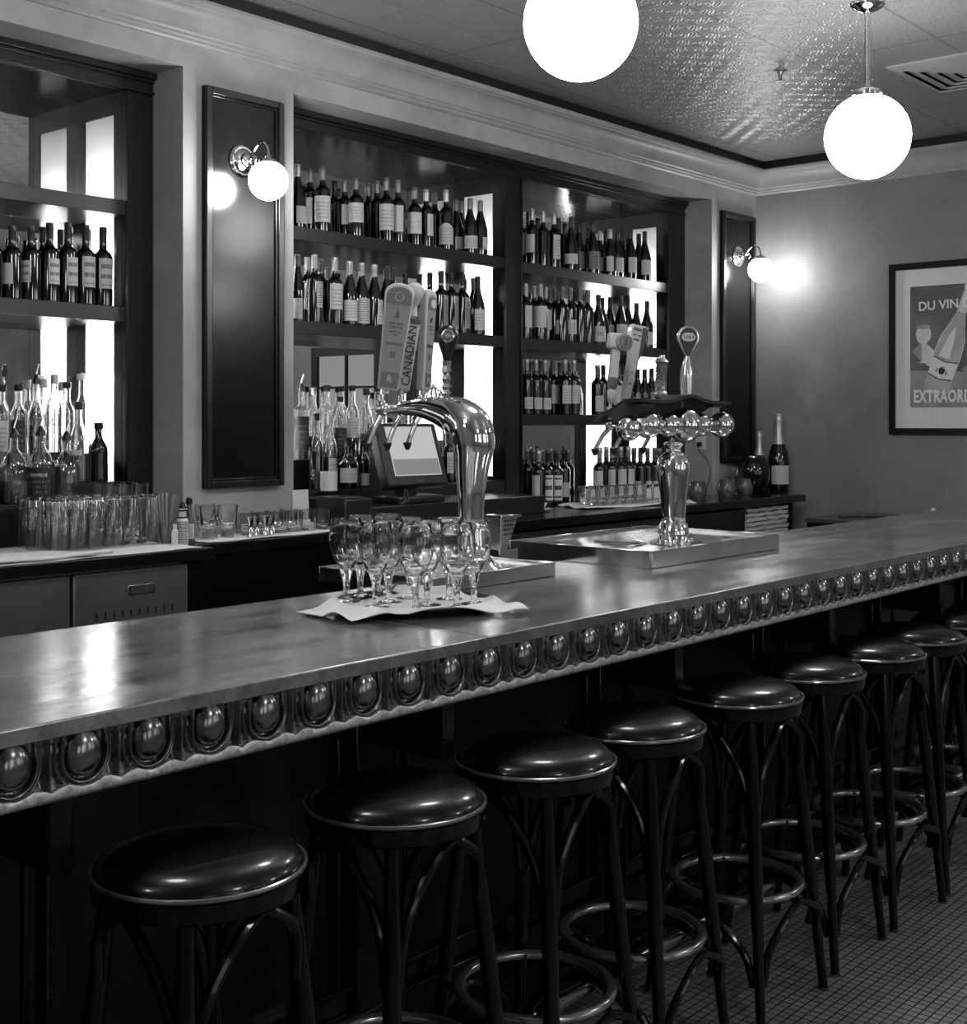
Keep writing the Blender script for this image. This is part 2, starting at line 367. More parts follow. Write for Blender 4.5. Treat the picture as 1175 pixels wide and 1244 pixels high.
FACE = radians(-130)    # typical direction from the shelves towards the room

# ============================================================ THE ROOM
WALL = 4.30; CAB = 4.50; BACK = 4.865; XR = 7.86; CEIL = 3.25; X0, Y0 = -3.2, -3.4
struct('floor', MB().box(X0, XR + 0.2, Y0, 5.1, -0.1, 0), 'mosaic')
struct('ceiling', MB().box(X0, XR + 0.2, Y0, 5.1, CEIL, CEIL + 0.1), 'tin')
wb = MB()
wb.box(X0, XR, WALL, 5.1, 2.954, CEIL)                     # header over both recesses
wb.box(3.168, 3.75, WALL, 5.0, 0, 2.954)                   # pier between them
wb.box(7.28, XR, WALL, 5.0, 0, 2.954)
wb.box(X0, 0.30, WALL, 5.0, 0, 2.954)
wb.box(X0, XR, 5.0, 5.1, 0, 2.954)
struct('wall_back', wb, 'plaster')
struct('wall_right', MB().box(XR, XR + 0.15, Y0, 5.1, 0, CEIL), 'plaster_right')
struct('wall_left', MB().box(X0 - 0.15, X0, Y0, 5.1, 0, CEIL), 'plaster')
wf = MB(); xs = [X0]
WINS = [(-2.2, -0.6), (0.4, 2.2), (3.4, 5.2), (5.9, 7.2)]
zb, zt = 0.9, 2.7
wf.box(X0, XR, Y0 - 0.15, Y0, 0, zb); wf.box(X0, XR, Y0 - 0.15, Y0, zt, CEIL)
edges = [X0] + [e for ww in WINS for e in ww] + [XR]
for i in range(0, len(edges), 2): wf.box(edges[i], edges[i + 1], Y0 - 0.15, Y0, zb, zt)
struct('wall_front', wf, 'plaster')
for i, (a, b_) in enumerate(WINS):
    fr = MB(); fw = 0.07; c = (a + b_) / 2
    for bx in ((a, b_, zb, zb + fw), (a, b_, zt - fw, zt), (a, a + fw, zb, zt), (b_ - fw, b_, zb, zt), (c - 0.02, c + 0.02, zb, zt), (a, b_, 2.05, 2.09)):
        fr.box(bx[0], bx[1], Y0 - 0.06, Y0 + 0.03, bx[2], bx[3])
    wo = struct('window_%d' % (i + 1), fr, 'frame_black')
    MB().box(a + 0.02, b_ - 0.02, Y0 - 0.10, Y0 - 0.08, zb + 0.02, zt - 0.02).build('pane', 'window_glow', wo)

fr = MB()
for (c, d_, e, f) in ((1.00, 1.88, 2.10, 2.18), (1.00, 1.88, 0.82, 0.90), (1.00, 1.08, 0.90, 2.10), (1.80, 1.88, 0.90, 2.10), (1.435, 1.455, 0.90, 2.10), (1.08, 1.80, 1.81, 1.83), (1.08, 1.80, 1.35, 1.37)): fr.box(XR - 0.04, XR, c, d_, e, f)
wo = struct('window_5', fr, 'frame_black')
MB().box(XR - 0.012, XR - 0.002, 1.07, 1.81, 0.89, 2.11).build('pane', 'window_dusk', wo)

# cornice: stepped cove along the back and right walls, solid black strip above painting in the shadow line
prof = [(0, 3.047), (0.014, 3.047), (0.022, 3.055), (0.022, 3.064), (0.032, 3.070), (0.032, 3.080), (0.040, 3.086)]
prof += [(0.040 + 0.062 * (1 - cos(t * pi / 2 / 6)), 3.086 + 0.080 * sin(t * pi / 2 / 6)) for t in range(1, 7)]
prof += [(0.106, 3.170), (0.120, 3.174), (0.126, 3.184), (0.126, 3.196), (0, 3.196)]
def extrude_prof(axis, s0, s1):
    mb = MB(); n = len(prof); vs = []
    for s_ in (s0, s1):
        for d_, z in prof: vs.append((s_, WALL - d_, z) if axis == 'X' else (XR - d_, s_, z))
    mb.add(vs, [tuple(range(n)), tuple(range(2 * n - 1, n - 1, -1))] + [(i, i + n, (i + 1) % n + n, (i + 1) % n) for i in range(n)]); return mb
struct('trim_1', extrude_prof('X', X0, XR), 'cornice', sharp=25)
struct('trim_2', extrude_prof('Y', Y0, WALL), 'cornice', sharp=25)
gp = MB(); gp.box(X0, XR, WALL - 0.10, WALL, 3.196, CEIL); gp.box(XR - 0.10, XR, Y0, WALL - 0.10, 3.196, CEIL)  # black boxes stand in for the shade between cornice and ceiling
struct('painted_shadow_gap', gp, 'black')

# dark wall boards with raised frames behind the wall lamps
def wall_board(x0, x1, label):
    t = thing('wall_panel', label, 'wall panel', ((x0 + x1) / 2, WALL, 1.253), group=None)
    w_ = (x1 - x0) / 2; h = 2.893 - 1.253
    MB().box(-w_, w_, -0.016, 0, 0, h).build('board', 'panel_wood', t)
    fr = MB(); b_ = 0.030
    for (a, b2, c, d_) in ((-w_, -w_ + b_, 0, h), (w_ - b_, w_, 0, h), (-w_ + b_, w_ - b_, 0, b_), (-w_ + b_, w_ - b_, h - b_, h)): fr.box(a, b2, -0.034, -0.016, c, d_)
    i_ = b_; e = 0.010
    for (a, b2, c, d_) in ((-w_ + i_, -w_ + i_ + e, i_, h - i_), (w_ - i_ - e, w_ - i_, i_, h - i_), (-w_ + i_, w_ - i_, i_, i_ + e), (-w_ + i_, w_ - i_, h - i_ - e, h - i_)): fr.box(a, b2, -0.026, -0.016, c, d_)
    fr.build('moulded_frame', 'dark_wood', t, bevel=0.004)
    return t
wall_board(3.260, 3.671, 'tall black wooden wall panel on the pier between the two shelf recesses')
wall_board(7.378, 7.800, 'tall black wooden wall panel beside the right corner of the room')

# ============================================================ BUILT-IN SHELF CABINETS
def cabinet(name, label, x_out0, x_out1, bays, bottoms):
    # bays: list of (x0, x1, shelf heights, left pane?, right pane?)
    t = thing(name, label, 'shelf cabinet', ((x_out0 + x_out1) / 2, CAB, 1.055)); ox, oy, oz = t.location
    top_in, top_out = 2.866, 2.952; zb_ = 1.055
    fr = MB(); B = lambda x0, x1, y0, y1, z0, z1: fr.box(x0 - ox, x1 - ox, y0 - oy, y1 - oy, z0 - oz, z1 - oz)
    B(x_out0, x_out1, CAB, CAB + 0.03, top_in, top_out)
    B(x_out0, x_out1, CAB - 0.030, CAB, top_out - 0.026, top_out)      # stepped mouldings
    B(x_out0, x_out1, CAB - 0.014, CAB, top_out - 0.040, top_out - 0.026)
    B(x_out0, x_out1, CAB - 0.010, CAB, top_in, top_in + 0.014)
    xs_ = [x_out0] + [v for b_ in bays for v in (b_[0], b_[1])] + [x_out1]
    for i in range(0, len(xs_), 2):
        a, b2 = xs_[i], xs_[i + 1]
        B(a, b2, CAB, CAB + 0.03, zb_, top_in)
        if i > 0: B(a, a + 0.012, CAB - 0.010, CAB, zb_, top_in)
        if i < len(xs_) - 2: B(b2 - 0.012, b2, CAB - 0.010, CAB, zb_, top_in)
    fr.build('face_frame', 'dark_wood', t, bevel=0.002, seg=1)
    so = MB(); so.box(x_out0 - ox, x_out1 - ox, CAB + 0.03 - oy, BACK - oy, top_in - oz, top_in + 0.02 - oz); so.build('soffit', 'panel_wood', t)
    for bi, (x0, x1, shs, lp, rp) in enumerate(bays):
        MB().box(x0 - 0.05 - ox, x1 + 0.05 - ox, BACK - oy, BACK + 0.01 - oy, 0, top_in - oz).build('mirror', 'mirror', t)
        for side, pane in ((0, lp), (1, rp)):
            xw = x1 if side else x0; sg = 1 if side else -1
            sd = MB(); zb2 = bottoms[bi] + 0.02
            def Bs(y0, y1, z0, z1): sd.box(min(xw, xw + sg * 0.012) - ox, max(xw, xw + sg * 0.012) - ox, y0 - oy, y1 - oy, z0 - oz, z1 - oz)
            if not pane: Bs(CAB + 0.03, BACK, zb_, top_in)
            else:
                Bs(CAB + 0.03, 4.585, zb_, top_in); Bs(4.795, BACK, zb_, top_in); Bs(4.585, 4.795, 2.778, top_in); Bs(4.585, 4.795, zb_, zb2)
            sd.build('side_board', 'dark_wood', t)
            if pane:
                xa, xb = (xw + 0.004, xw + 0.008) if side else (xw - 0.008, xw - 0.004)
                MB().box(xa - ox, xb - ox, 4.585 - oy, 4.795 - oy, zb2 - oz, 2.778 - oz).build('light_pane', 'opal', t)
                # light box behind the pane, with its tube lamp ending below the top
                d0, d1 = (xw + 0.012, xw + 0.100) if side else (xw - 0.100, xw - 0.012)
                lb = MB(); f = lambda a, b2, c, d_, e, h: lb.box(a - ox, b2 - ox, c - oy, d_ - oy, e - oz, h - oz)
                xf = (d1, d1 + 0.004) if side else (d0 - 0.004, d0)
                f(xf[0], xf[1], 4.54, 4.84, zb_, 2.84); f(d0, d1, 4.536, 4.54, zb_, 2.84); f(d0, d1, 4.84, 4.844, zb_, 2.84); f(d0, d1, 4.54, 4.84, 2.84, 2.844)
                lb.build('light_box', 'lightbox', t)
                MB().lathe([(0.009, 0), (0.009, TUBE_TOP - zb2 - 0.02)], 10, ((d0 + d1) / 2 + sg * 0.015 - ox, 4.69 - oy, zb2 + 0.02 - oz)).build('tube_lamp', 'tube', t)
        for z in shs:
            sh = MB(); sh.box(x0 - ox, x1 - ox, CAB + 0.002 - oy, BACK - oy, z - 0.062 - oz, z - oz)
            sh.build('shelf', 'shelf_wood', t, bevel=0.002, seg=1)
        if bottoms[bi] > 1.1:
            MB().box(x0 - ox, x1 - ox, CAB - 0.004 - oy, BACK - oy, 0, bottoms[bi] - oz).build('base_ledge', 'shelf_wood', t, bevel=0.002, seg=1)
    return t
TUBE_TOP = 2.50
cabinet('shelf_cabinet', 'black shelf cabinet with lit side pane at the left edge', 0.30, 3.168, [(0.44, 3.036, (2.42, 1.99), True, True)], [1.215])
cabinet('shelf_cabinet', 'wide black shelf cabinet of two bays holding the wine bottles in the middle', 3.75, 7.28, [(3.88, 5.433, (2.42, 1.99), True, True), (5.583, 7.068, (2.41, 1.99, 1.565), False, True)], [1.205, 1.055])

# ============================================================ BACK BAR COUNTERS (below the shelves)
# left: worktop over two steel fridges
t = thing('back_counter', 'black back counter under the left shelf cabinet, over the steel fridges', 'counter', (1.65, 3.92, 0))
tp = MB(); tp.box(0.28 - 1.65, 3.035 - 1.65, 0, 0.58, 1.013, 1.055); tp.box(0.31 - 1.65, 3.035 - 1.65 , 0.379, 0.58 , 1.013, 1.055); tp.build('worktop', 'counter', t, bevel=0.003)
MB().box(2.945 - 1.65, 3.035 - 1.65, 0.04, 0.38, 0, 1.013).build('side_post', 'bar_wood', t)
MB().box(0.31 - 1.65, 3.035 - 1.65, 0.57, 0.58, 0, 1.013).build('back_board', 'bar_wood', t)
for i, (a, b_, lab) in enumerate(((2.455, 2.935, 'stainless steel undercounter fridge with a small badge, right one below the left towel'), (1.95, 2.445, 'plain stainless steel undercounter fridge at the left edge of the photo'), (1.44, 1.94, 'stainless steel undercounter fridge beyond the left edge of the photo'))):
    if i == 2: continue
    f = thing('undercounter_fridge', lab, 'fridge', ((a + b_) / 2, 3.95, 0)); hw = (b_ - a) / 2
    MB().box(-hw, hw, 0.03, 0.52, 0.02, 1.005).build('case', 'fridge', f)
    d_ = MB().box(-hw + 0.002, hw - 0.002, 0, 0.028, 0.14, 1.001).build('door', 'fridge', f, bevel=0.004)
    MB().box(-hw, hw, 0.01, 0.03, 0.02, 0.13).build('vent_grille', 'plastic_dark', f)
    MB().box(hw - 0.16, hw - 0.05, -0.018, 0, 0.62, 0.65).build('handle', 'steel', d_, bevel=0.006)
    if i == 0:
        bd = MB().box(-0.02, 0.09, -0.003, 0, 0.908, 0.944).build('badge', 'steel', d_, bevel=0.002)
        MB().box(-0.012, 0.082, -0.0045, -0.003, 0.914, 0.938).build('badge_plate', 'plastic_grey', bd)
        vb = MB()
        for k in range(10): vb.box(-0.15 + k * 0.035, -0.147 + k * 0.035, -0.004, 0.0, 0.836, 0.860)
        vb.build('vent_slots', 'ink', d_)
    MB().box(-hw + 0.03, hw - 0.03, 0.05, 0.5, 0, 0.02).build('plinth', 'plastic_dark', f)

# middle: narrow counter along the pier
t = thing('back_counter', 'black counter against the pier carrying the short glasses', 'counter', (3.44, 4.05, 0))
MB().box(-0.402, 0.398, 0, 0.248, 1.013, 1.055).build('worktop', 'counter', t, bevel=0.003)
MB().box(-0.402, 0.398, 0.02, 0.245, 0, 1.013).build('front_board', 'bar_wood', t)
# main: wide counter in front of the two bays, with cupboards and an open cubby at the right end
t = thing('back_counter', 'long black back counter below the two wine bays', 'counter', (5.77, 3.86, 0))
tp = MB(); tp.box(-1.925, 1.94, 0, 0.438, 1.010, 1.055); tp.box(3.755 - 5.77, 7.275 - 5.77, 0.43, 0.639, 1.010, 1.055)
tp.box(5.59 - 5.77, 7.06 - 5.77, 0.64, 1.0, 1.010, 1.055)
tp.build('worktop', 'counter', t, bevel=0.003)
sb = MB(); sb.box(-1.925, -1.90, 0.02, 0.43, 0, 1.01); sb.box(1.18, 1.20, 0.03, 0.43, 0, 1.01); sb.box(1.80, 1.82, 0.03, 0.43, 0, 1.01); sb.box(-1.9, 1.8, 0.42, 0.43, 0, 1.01); sb.box(-1.9, 1.8, 0.04, 0.42, 0.0, 0.08)
sb.build('carcass', 'bar_wood', t)
sb = MB().box(1.20, 1.80, 0.03, 0.42, 0.55, 0.57); sb.build('cubby_shelf', 'bar_wood', t)
xd = -1.89
for k in range(5):
    dd = MB().box(xd + 0.004, xd + 0.46, 0.02, 0.04, 0.10, 0.995).build('cupboard_door', 'cabinet_grey', t, bevel=0.003)
    MB().box(xd + 0.34, xd + 0.44, 0.008, 0.02, 0.95, 0.965).build('handle', 'plastic_dark', dd, bevel=0.003)
    xd += 0.465
dd = MB().box(xd + 0.004, 1.18, 0.02, 0.04, 0.10, 0.995).build('cupboard_door', 'cabinet_grey', t, bevel=0.003)

# ============================================================ THE BAR
BX0, BX1, BY0, BY1, BZ = -1.6, 7.25, 1.79, 2.57, 1.07
bar = thing('bar_counter', 'long zinc topped bar with egg and dart edge and black panelled front', 'bar', (3.0, 2.3, 0)); ox, oy = 3.0, 2.3
tp = MB(); tp.box(BX0 - ox, BX1 - ox, BY0 - oy, BY1 - oy, 1.042, BZ)
tp.build('zinc_top', 'zinc', bar, bevel=0.003)
MB().box(2.106 - ox, 2.1085 - ox, BY0 - 0.0006 - oy, BY1 - oy, 1.05, BZ + 0.0006).build('top_seam', 'steel', bar)
bk = MB(); bk.box(BX0 - ox, BX1 - ox, BY0 + 0.028 - oy, BY0 + 0.05 - oy, 0.950, 1.042); bk.build('moulding_backing', 'pewter', bar)
# light scalloped strip below the eggs
PER = 0.1222; ne = int((BX1 - 0.06 - BX0) / PER); eg0 = 1.015 - PER * int((1.015 - BX0) / PER)
ls = MB(); N = ne * 12
vs = []; fs = []
for i in range(N + 1):
    x = eg0 - PER / 2 + i * PER / 12; ph = ((i + 6) % 12) / 12.0
    zt = 0.9600 + (0, 0.004, 0.007, 0.0075, 0.004, 0.001, 0, 0.001, 0.004, 0.0075, 0.007, 0.004)[i % 12] + random.uniform(-0.0008, 0.0008)
    for y, z in ((BY0 + 0.012, 0.944), (BY0 - 0.001, 0.946), (BY0 - 0.005, 0.953), (BY0 - 0.002, zt), (BY0 + 0.024, zt)): vs.append((x - ox, y - oy, z))
for i in range(N):
    a = i * 5
    for k in range(4): fs.append((a + k, a + k + 1, a + k + 6, a + k + 5))
ls.add(vs, fs); ls.build('bottom_strip', 'pewter_edge', bar, sharp=60)
# egg and dart relief as one carved surface
def relief(dx, z):
    cz, a_ = 1.006, 0.0335; b_ = 0.035 if z < 1.006 else 0.046
    xx = dx / a_; zz_ = (z - cz) / b_
    rho = sqrt(xx * xx + zz_ * zz_)
    if rho < 1: return 0.006 + 0.030 * sqrt(max(0, 1 - rho ** 2.4))
    rho = rho if z < cz else sqrt(xx * xx + (0.55 * zz_) ** 2)
    if rho < 1.05: return 0.006
    if rho < 1.59:
        q_ = (rho - 1.05) / 0.27; fr = q_ - int(q_); base = (0.024, 0.017)[min(1, int(q_))]
        return 0.005 + (base - 0.005) * sin(pi * fr) ** 0.7
    ed = PER / 2 - abs(dx); w_ = 0.002 + 0.010 * min(1, max(0, (z - 0.957) / 0.03))
    return 0.003 + (0.020 * max(0.0, 1 - ed / w_) if z > 0.957 else 0)
NX, NZ = 84, 46; vs = []; fs = []; cols = ne * NX + 1; z0_, z1_ = 0.952, 1.0425
for i in range(cols):
    x = eg0 - PER / 2 + PER * i / NX; dx = ((i % NX) / NX - 0.5) * PER
    for j in range(NZ + 1):
        z = z0_ + (z1_ - z0_) * j / NZ; vs.append((x - ox, BY0 + 0.026 - relief(dx, z) - oy, z))
for i in range(cols - 1):
    for j in range(NZ): a = i * (NZ + 1) + j; fs.append((a, a + NZ + 1, a + NZ + 2, a + 1))
MB().add(vs, fs).build('egg_and_dart_moulding', 'pewter', bar, sharp=180)
# front (die) with framed panels, set well back under the overhang
body = MB(); body.box(BX0 + 0.1 - ox, BX1 - 0.1 - ox, 2.12 - oy, 2.50 - oy, 0, 1.042)
body.build('carcass', 'bar_wood', bar)
st = MB(); x = BX0 + 0.1
st.box(BX0 + 0.1 - ox, BX1 - 0.1 - ox, 2.095 - oy, 2.12 - oy, 0.0, 0.20); st.box(BX0 + 0.1 - ox, BX1 - 0.1 - ox, 2.095 - oy, 2.12 - oy, 0.90, 1.042)
st.box(BX0 + 0.1 - ox, BX1 - 0.1 - ox, 2.075 - oy, 2.095 - oy, 0.0, 0.12)
ml = MB(); k = 0; PW = 0.93
xs0 = 2.02 - PW * 4
while xs0 < BX1 - 0.2:
    a = max(xs0, BX0 + 0.1); b_ = min(xs0 + 0.11, BX1 - 0.1)
    st.box(a - ox, b_ - ox, 2.095 - oy, 2.12 - oy, 0.20, 0.90)
    c, d_ = xs0 + 0.11, min(xs0 + PW, BX1 - 0.1)
    if c > BX0 and d_ - c > 0.3:
        for (e, f, z0, z1, yy) in ((c, d_, 0.20, 0.214, 2.088), (c + 0.014, d_ - 0.014, 0.214, 0.262, 2.108), (c + 0.014, d_ - 0.014, 0.262, 0.274, 2.096), (c, c + 0.014, 0.214, 0.886, 2.088), (d_ - 0.014, d_, 0.214, 0.886, 2.088), (c, d_, 0.886, 0.9, 2.088), (c + 0.05, c + 0.06, 0.27, 0.83, 2.100), (d_ - 0.06, d_ - 0.05, 0.27, 0.83, 2.100)):
            ml.box(e - ox, f - ox, yy - oy, 2.122 - oy, z0, z1)
    xs0 += PW
st.build('stiles_and_rails', 'bar_wood', bar, bevel=0.002, seg=1)
ml.build('panel_moulding', 'stool_wood', bar, bevel=0.003, seg=2)
# brackets under the overhang
for xb in [2.02 + 0.055 + PW * i for i in range(-3, 6)]:
    bm_ = MB(); bm_.prism([(-0.022, 0), (0.022, 0), (0.022, 0.22), (-0.022, 0.22)], 0.80, 1.042, T4(xb - ox, 1.875 - oy, 0))
    bm_.build('bracket', 'bar_wood', bar, bevel=0.004)
# foot rail
fr_ = thing('foot_rail', 'shiny metal foot rail along the floor under the bar', 'foot rail', (3.0, 1.985, 0))
MB().tube([(BX0 + 0.15 - 3.0, 0, 0.060), (BX1 - 0.15 - 3.0, 0, 0.060)], 0.022, 16).build('rail', 'brushed', fr_)
for i in range(8):
    xb = -1.2 + i * 1.15
    MB().lathe([(0.028, 0), (0.028, 0.006), (0.010, 0.010), (0.010, 0.05)], 12, (xb - 3.0, 0, 0)).build('rail_post', 'brushed', fr_)

# ============================================================ LAMPS
def pendant(x, y, label, z=2.712):
    t = thing('pendant_lamp', label, 'pendant lamp', (x, y, CEIL), group='opal globe pendant lamps')
    dz = z - CEIL
    MB().lathe([(0, 0), (0.068, 0), (0.070, -0.010), (0.060, -0.022), (0.034, -0.034), (0.016, -0.040), (0.012, -0.052), (0, -0.052)], 28).build('canopy', 'chrome', t)
    MB().lathe([(0.0125, -0.045), (0.0125, dz + 0.20)], 14).build('rod', 'steel', t)
    MB().lathe([(0, dz + 0.205), (0.014, dz + 0.205), (0.050, dz + 0.192), (0.060, dz + 0.180), (0.060, dz + 0.160), (0.052, dz + 0.160)], 28).build('fitter', 'chrome', t)
    for k in range(3): a = k * 2.09 + 0.4; MB().sphere((0.064 * cos(a), 0.064 * sin(a), dz + 0.170), 0.005, 8).build('thumb_screw', 'chrome', t)
    MB().sphere((0, 0, dz), 0.1735, 40).build('globe', 'globe_pendant', t); return t
pend = [(3.175, 2.33, 'white glowing globe pendant cut by the top edge of the photo', 2.735), (5.085, 2.27, 'smaller looking white globe pendant on its full rod, right of the sprinkler', 2.700),
        (1.25, 2.33, 'white globe pendant nearest the camera, outside the photo on the left', 2.712), (-0.7, 2.33, 'white globe pendant at the unseen left end of the bar', 2.712), 
        (1.6, -0.6, 'white globe pendant over the dining area behind the camera', 2.55), (4.6, -0.9, 'white globe pendant over the dining area right of the camera', 2.55), (6.6, 0.1, 'white globe pendant over the dining area near the right wall', 2.55)]
for x, y, lab, z in pend: pendant(x, y, lab, z)

def sconce(x, label, zc, gr=0.0815):
    # zc: globe centre height
    t = thing('wall_sconce', label, 'wall lamp', (x, WALL - 0.016, zc + 0.10))
    TY = R4('X', pi / 2)      # lathe axis along -Y
    MB().lathe([(0, 0), (0.066, 0), (0.068, 0.006), (0.060, 0.012), (0.052, 0.012), (0.046, 0.020), (0.030, 0.026), (0.026, 0.036), (0.012, 0.042), (0, 0.044)], 32, T=TY).build('backplate', 'chrome', t)
    path = smooth_path([(0, -0.03, 0), (0, -0.055, 0.004), (0, -0.075, 0.035), (0, -0.115, 0.062), (0, -0.155, 0.045), (0, -0.168, 0.005), (0, -0.168, -0.012)], 6)
    MB().tube(path, 0.006, 10).build('arm', 'chrome', t)
    MB().tube(smooth_path([(0, -0.05, 0.0), (0, -0.07, -0.018), (0, -0.09, -0.006), (0, -0.082, 0.014), (0, -0.070, 0.006)], 5), 0.004, 8).build('scroll', 'chrome', t)
    MB().lathe([(0, 0.002), (0.010, 0.002), (0.016, -0.008), (0.036, -0.016), (0.042, -0.030), (0.038, -0.032), (0, -0.032)], 24, (0, -0.168, -0.0)).build('fitter', 'chrome', t)
    MB().sphere((0, -0.168, -0.10), gr, 32).build('globe', 'globe_sconce', t); return t
sconce(3.455, 'left wall sconce with a small glowing globe on the wide wall panel', 2.512)
sconce(7.585, 'right wall sconce with a small glowing globe near the room corner', 2.512)

# ceiling things
t = thing('fire_sprinkler', 'small dark fire sprinkler head on the ceiling between the two pendants', 'sprinkler', (5.78, 3.03, CEIL), 0)
MB().lathe([(0, 0), (0.034, 0), (0.032, -0.004), (0.016, -0.008), (0.010, -0.024), (0, -0.024)], 20).build('rose', 'foil_g', t)
MB().tube([(-0.010, 0, -0.022), (-0.013, 0, -0.038), (0, 0, -0.052), (0.013, 0, -0.038), (0.010, 0, -0.022)], 0.003, 6).build('frame_arms', 'foil_d', t)
MB().lathe([(0, -0.052), (0.024, -0.053), (0.025, -0.056), (0, -0.056)], 20).build('deflector', 'foil_d', t)
t = thing('ceiling_vent', 'square louvred air vent in the ceiling at the right edge', 'air vent', (6.37, 2.30, CEIL))
for k in range(5):
    a, b_ = 0.31 - 0.060 * k, 0.31 - 0.060 * k - 0.048; z0, z1 = (-0.004 - 0.002 * k, -0.016 - 0.001 * k)
    ring_ = MB(); vs = []
    for r_, z in ((a, z0 + 0.004), (a, z0 - 0.004), (b_, z1 - 0.010), (b_, z1)):
        vs += [(-r_, -r_, z), (r_, -r_, z), (r_, r_, z), (-r_, r_, z)]
    fs = []
    for q_ in range(4):
        for i in range(4): j = (i + 1) % 4; q2 = (q_ + 1) % 4; fs.append((q_ * 4 + i, q_ * 4 + j, q2 * 4 + j, q2 * 4 + i))
    ring_.add(vs, fs).build('louvre' if k else 'vent_frame', 'cornice', t, sharp=20)
MB().box(-0.30, 0.30, -0.30, 0.30, -0.002, 0).build('duct_dark', 'black', t)

# ============================================================ BAR STOOLS
def make_stool(label, loc):
    t = thing('bar_stool', label, 'bar stool', loc, group='bentwood bar stools'); 
    MB().lathe([(0, 0.775), (0.165, 0.775), (0.170, 0.796), (0.168, 0.803), (0.158, 0.815), (0.135, 0.825), (0.10, 0.832), (0.05, 0.835), (0, 0.836)], 56).build('seat_cushion', 'leather', t, sharp=60)
    MB().lathe([(0, 0.756), (0.170, 0.756), (0.174, 0.760), (0.176, 0.772), (0.176, 0.788), (0.172, 0.792), (0, 0.792)], 56).build('seat_rim', 'stool_wood', t)
    MB().tube([(0.1745 * cos(2 * pi * i / 56), 0.1745 * sin(2 * pi * i / 56), 0.795) for i in range(56)], 0.0042, 8, closed=True).build('piping', 'piping', t)
    L = {}
    for sx in (-1, 1):
        for sy in (-1, 1):
            p0 = Vector((sx * 0.105, sy * 0.105, 0.758)); p1 = Vector((sx * 0.163, sy * 0.170, 0.0)); L[sx, sy] = (p0, p1)
            pts = [p0.lerp(p1, i / 8) for i in range(9)]; rd = [0.0145 + 0.0035 * sin(pi * min(1, i / 6)) - 0.0025 * max(0, (i - 5) / 3) for i in range(9)]
            lg = MB().tube(pts, rd, 12).build('leg', 'stool_wood', t)
            MB().lathe([(0, 0), (0.014, 0), (0.014, 0.006), (0, 0.006)], 12, (p1.x, p1.y, 0.0)).build('foot_glide', 'plastic_grey', lg)
    def at(s, z): p0, p1 = L[s]; return p0.lerp(p1, (p0.z - z) / p0.z)
    def arch(lo, hi, zl, zt, ze, name, r_):
        a, b_ = at(lo, zl), at(hi, ze); A, B_ = at(lo, zt), at(hi, zt)
        out = (A + B_) * 0.5; out.z = 0; out = out.normalized() * 0.022
        d = (B_ - A)
        P = [a + d * 0.06, a.lerp(A, 0.45) + d * 0.12 + out * 0.4, a.lerp(A, 0.82) + d * 0.33 + out, A + d * 0.60 + out, A + d * 0.80 + out * 1.1 - Vector((0, 0, 0.016)), b_.lerp(B_, 0.58) - d * 0.075 + out * 1.0, b_ - d * 0.115 + out * 0.8]
        MB().tube(smooth_path(P, 6), [r_] * 36 + [r_], 10).build(name, 'stool_wood', t)
    for lo, hi in (((-1, -1), (1, -1)), ((-1, -1), (-1, 1)), ((1, 1), (1, -1)), ((1, 1), (-1, 1))):
        arch(lo, hi, 0.50, 0.738, 0.615, 'bentwood_arch', 0.0108)
        arch(lo, hi, 0.10, 0.268, 0.165, 'lower_arch', 0.0105)
    MB().loop([(0.166 + 0.013 * cos(2 * pi * i / 10), 0.300 + 0.011 * sin(2 * pi * i / 10)) for i in range(10)], 56).build('foot_ring', 'ring_wood', t, sharp=60)
    for a in (0.78, 2.35, 3.93, 5.5):
        MB().sphere((0.152 * cos(a), 0.152 * sin(a), 0.302), 0.005, 8).build('ring_screw', 'ink', t)
    return t
SX = [1.327, 1.795, 2.217, 2.610, 3.090, 3.507, 3.925, 4.300, 4.730, 5.150]
ORD = ['first bar stool from the left, whole seat nearest the camera', 'second bar stool from the left, right of the nearest one', 'third bar stool from the left', 'fourth bar stool from the left', 'fifth bar stool from the left', 'sixth bar stool from the left', 'seventh bar stool from the left', 'eighth bar stool from the left, its rim touching the right edge', 'ninth bar stool, seat seen as a dark curve at the right edge', 'farthest bar stool, seat barely visible below the bar at the right']
LB = lambda i: 'black round ' + ORD[i]
s0 = make_stool('black bentwood stool, ' + ORD[0], (SX[0], 1.755, 0))
for i in range(1, len(SX)):
    copy_tree(s0, (SX[i], 1.755 + (0.006 if i % 2 else -0.006), 0), radians((-3, 2, 4, -2, 1, -4, 3, 0, 2)[i - 1]), 'black bentwood stool, ' + ORD[i])

# ============================================================ WINE BOTTLES
def bprof(t, h):
    if t == 'x':   # high shouldered
        return [(0, 0), (0.034, 0), (0.0375, 0.004), (0.0378, h * 0.60), (0.0365, h * 0.635), (0.030, h * 0.672), (0.020, h * 0.70), (0.0150, h * 0.73), (0.0140, h * 0.78), (0.0138, h * 0.985), (0, h * 0.985)]
    if t == 'u':   # sloping shoulders
        return [(0, 0), (0.037, 0), (0.0405, 0.004), (0.0408, h * 0.42), (0.039, h * 0.48), (0.033, h * 0.56), (0.025, h * 0.65), (0.018, h * 0.73), (0.0148, h * 0.79), (0.0140, h * 0.985), (0, h * 0.985)]
    return [(0, 0), (0.033, 0), (0.036, 0.004), (0.036, h * 0.40), (0.033, h * 0.50), (0.026, h * 0.62), (0.018, h * 0.74), (0.0145, h * 0.82), (0.0138, h * 0.985), (0, h * 0.985)]
RAD = {'x': 0.0378, 'u': 0.0408, 'f': 0.036}
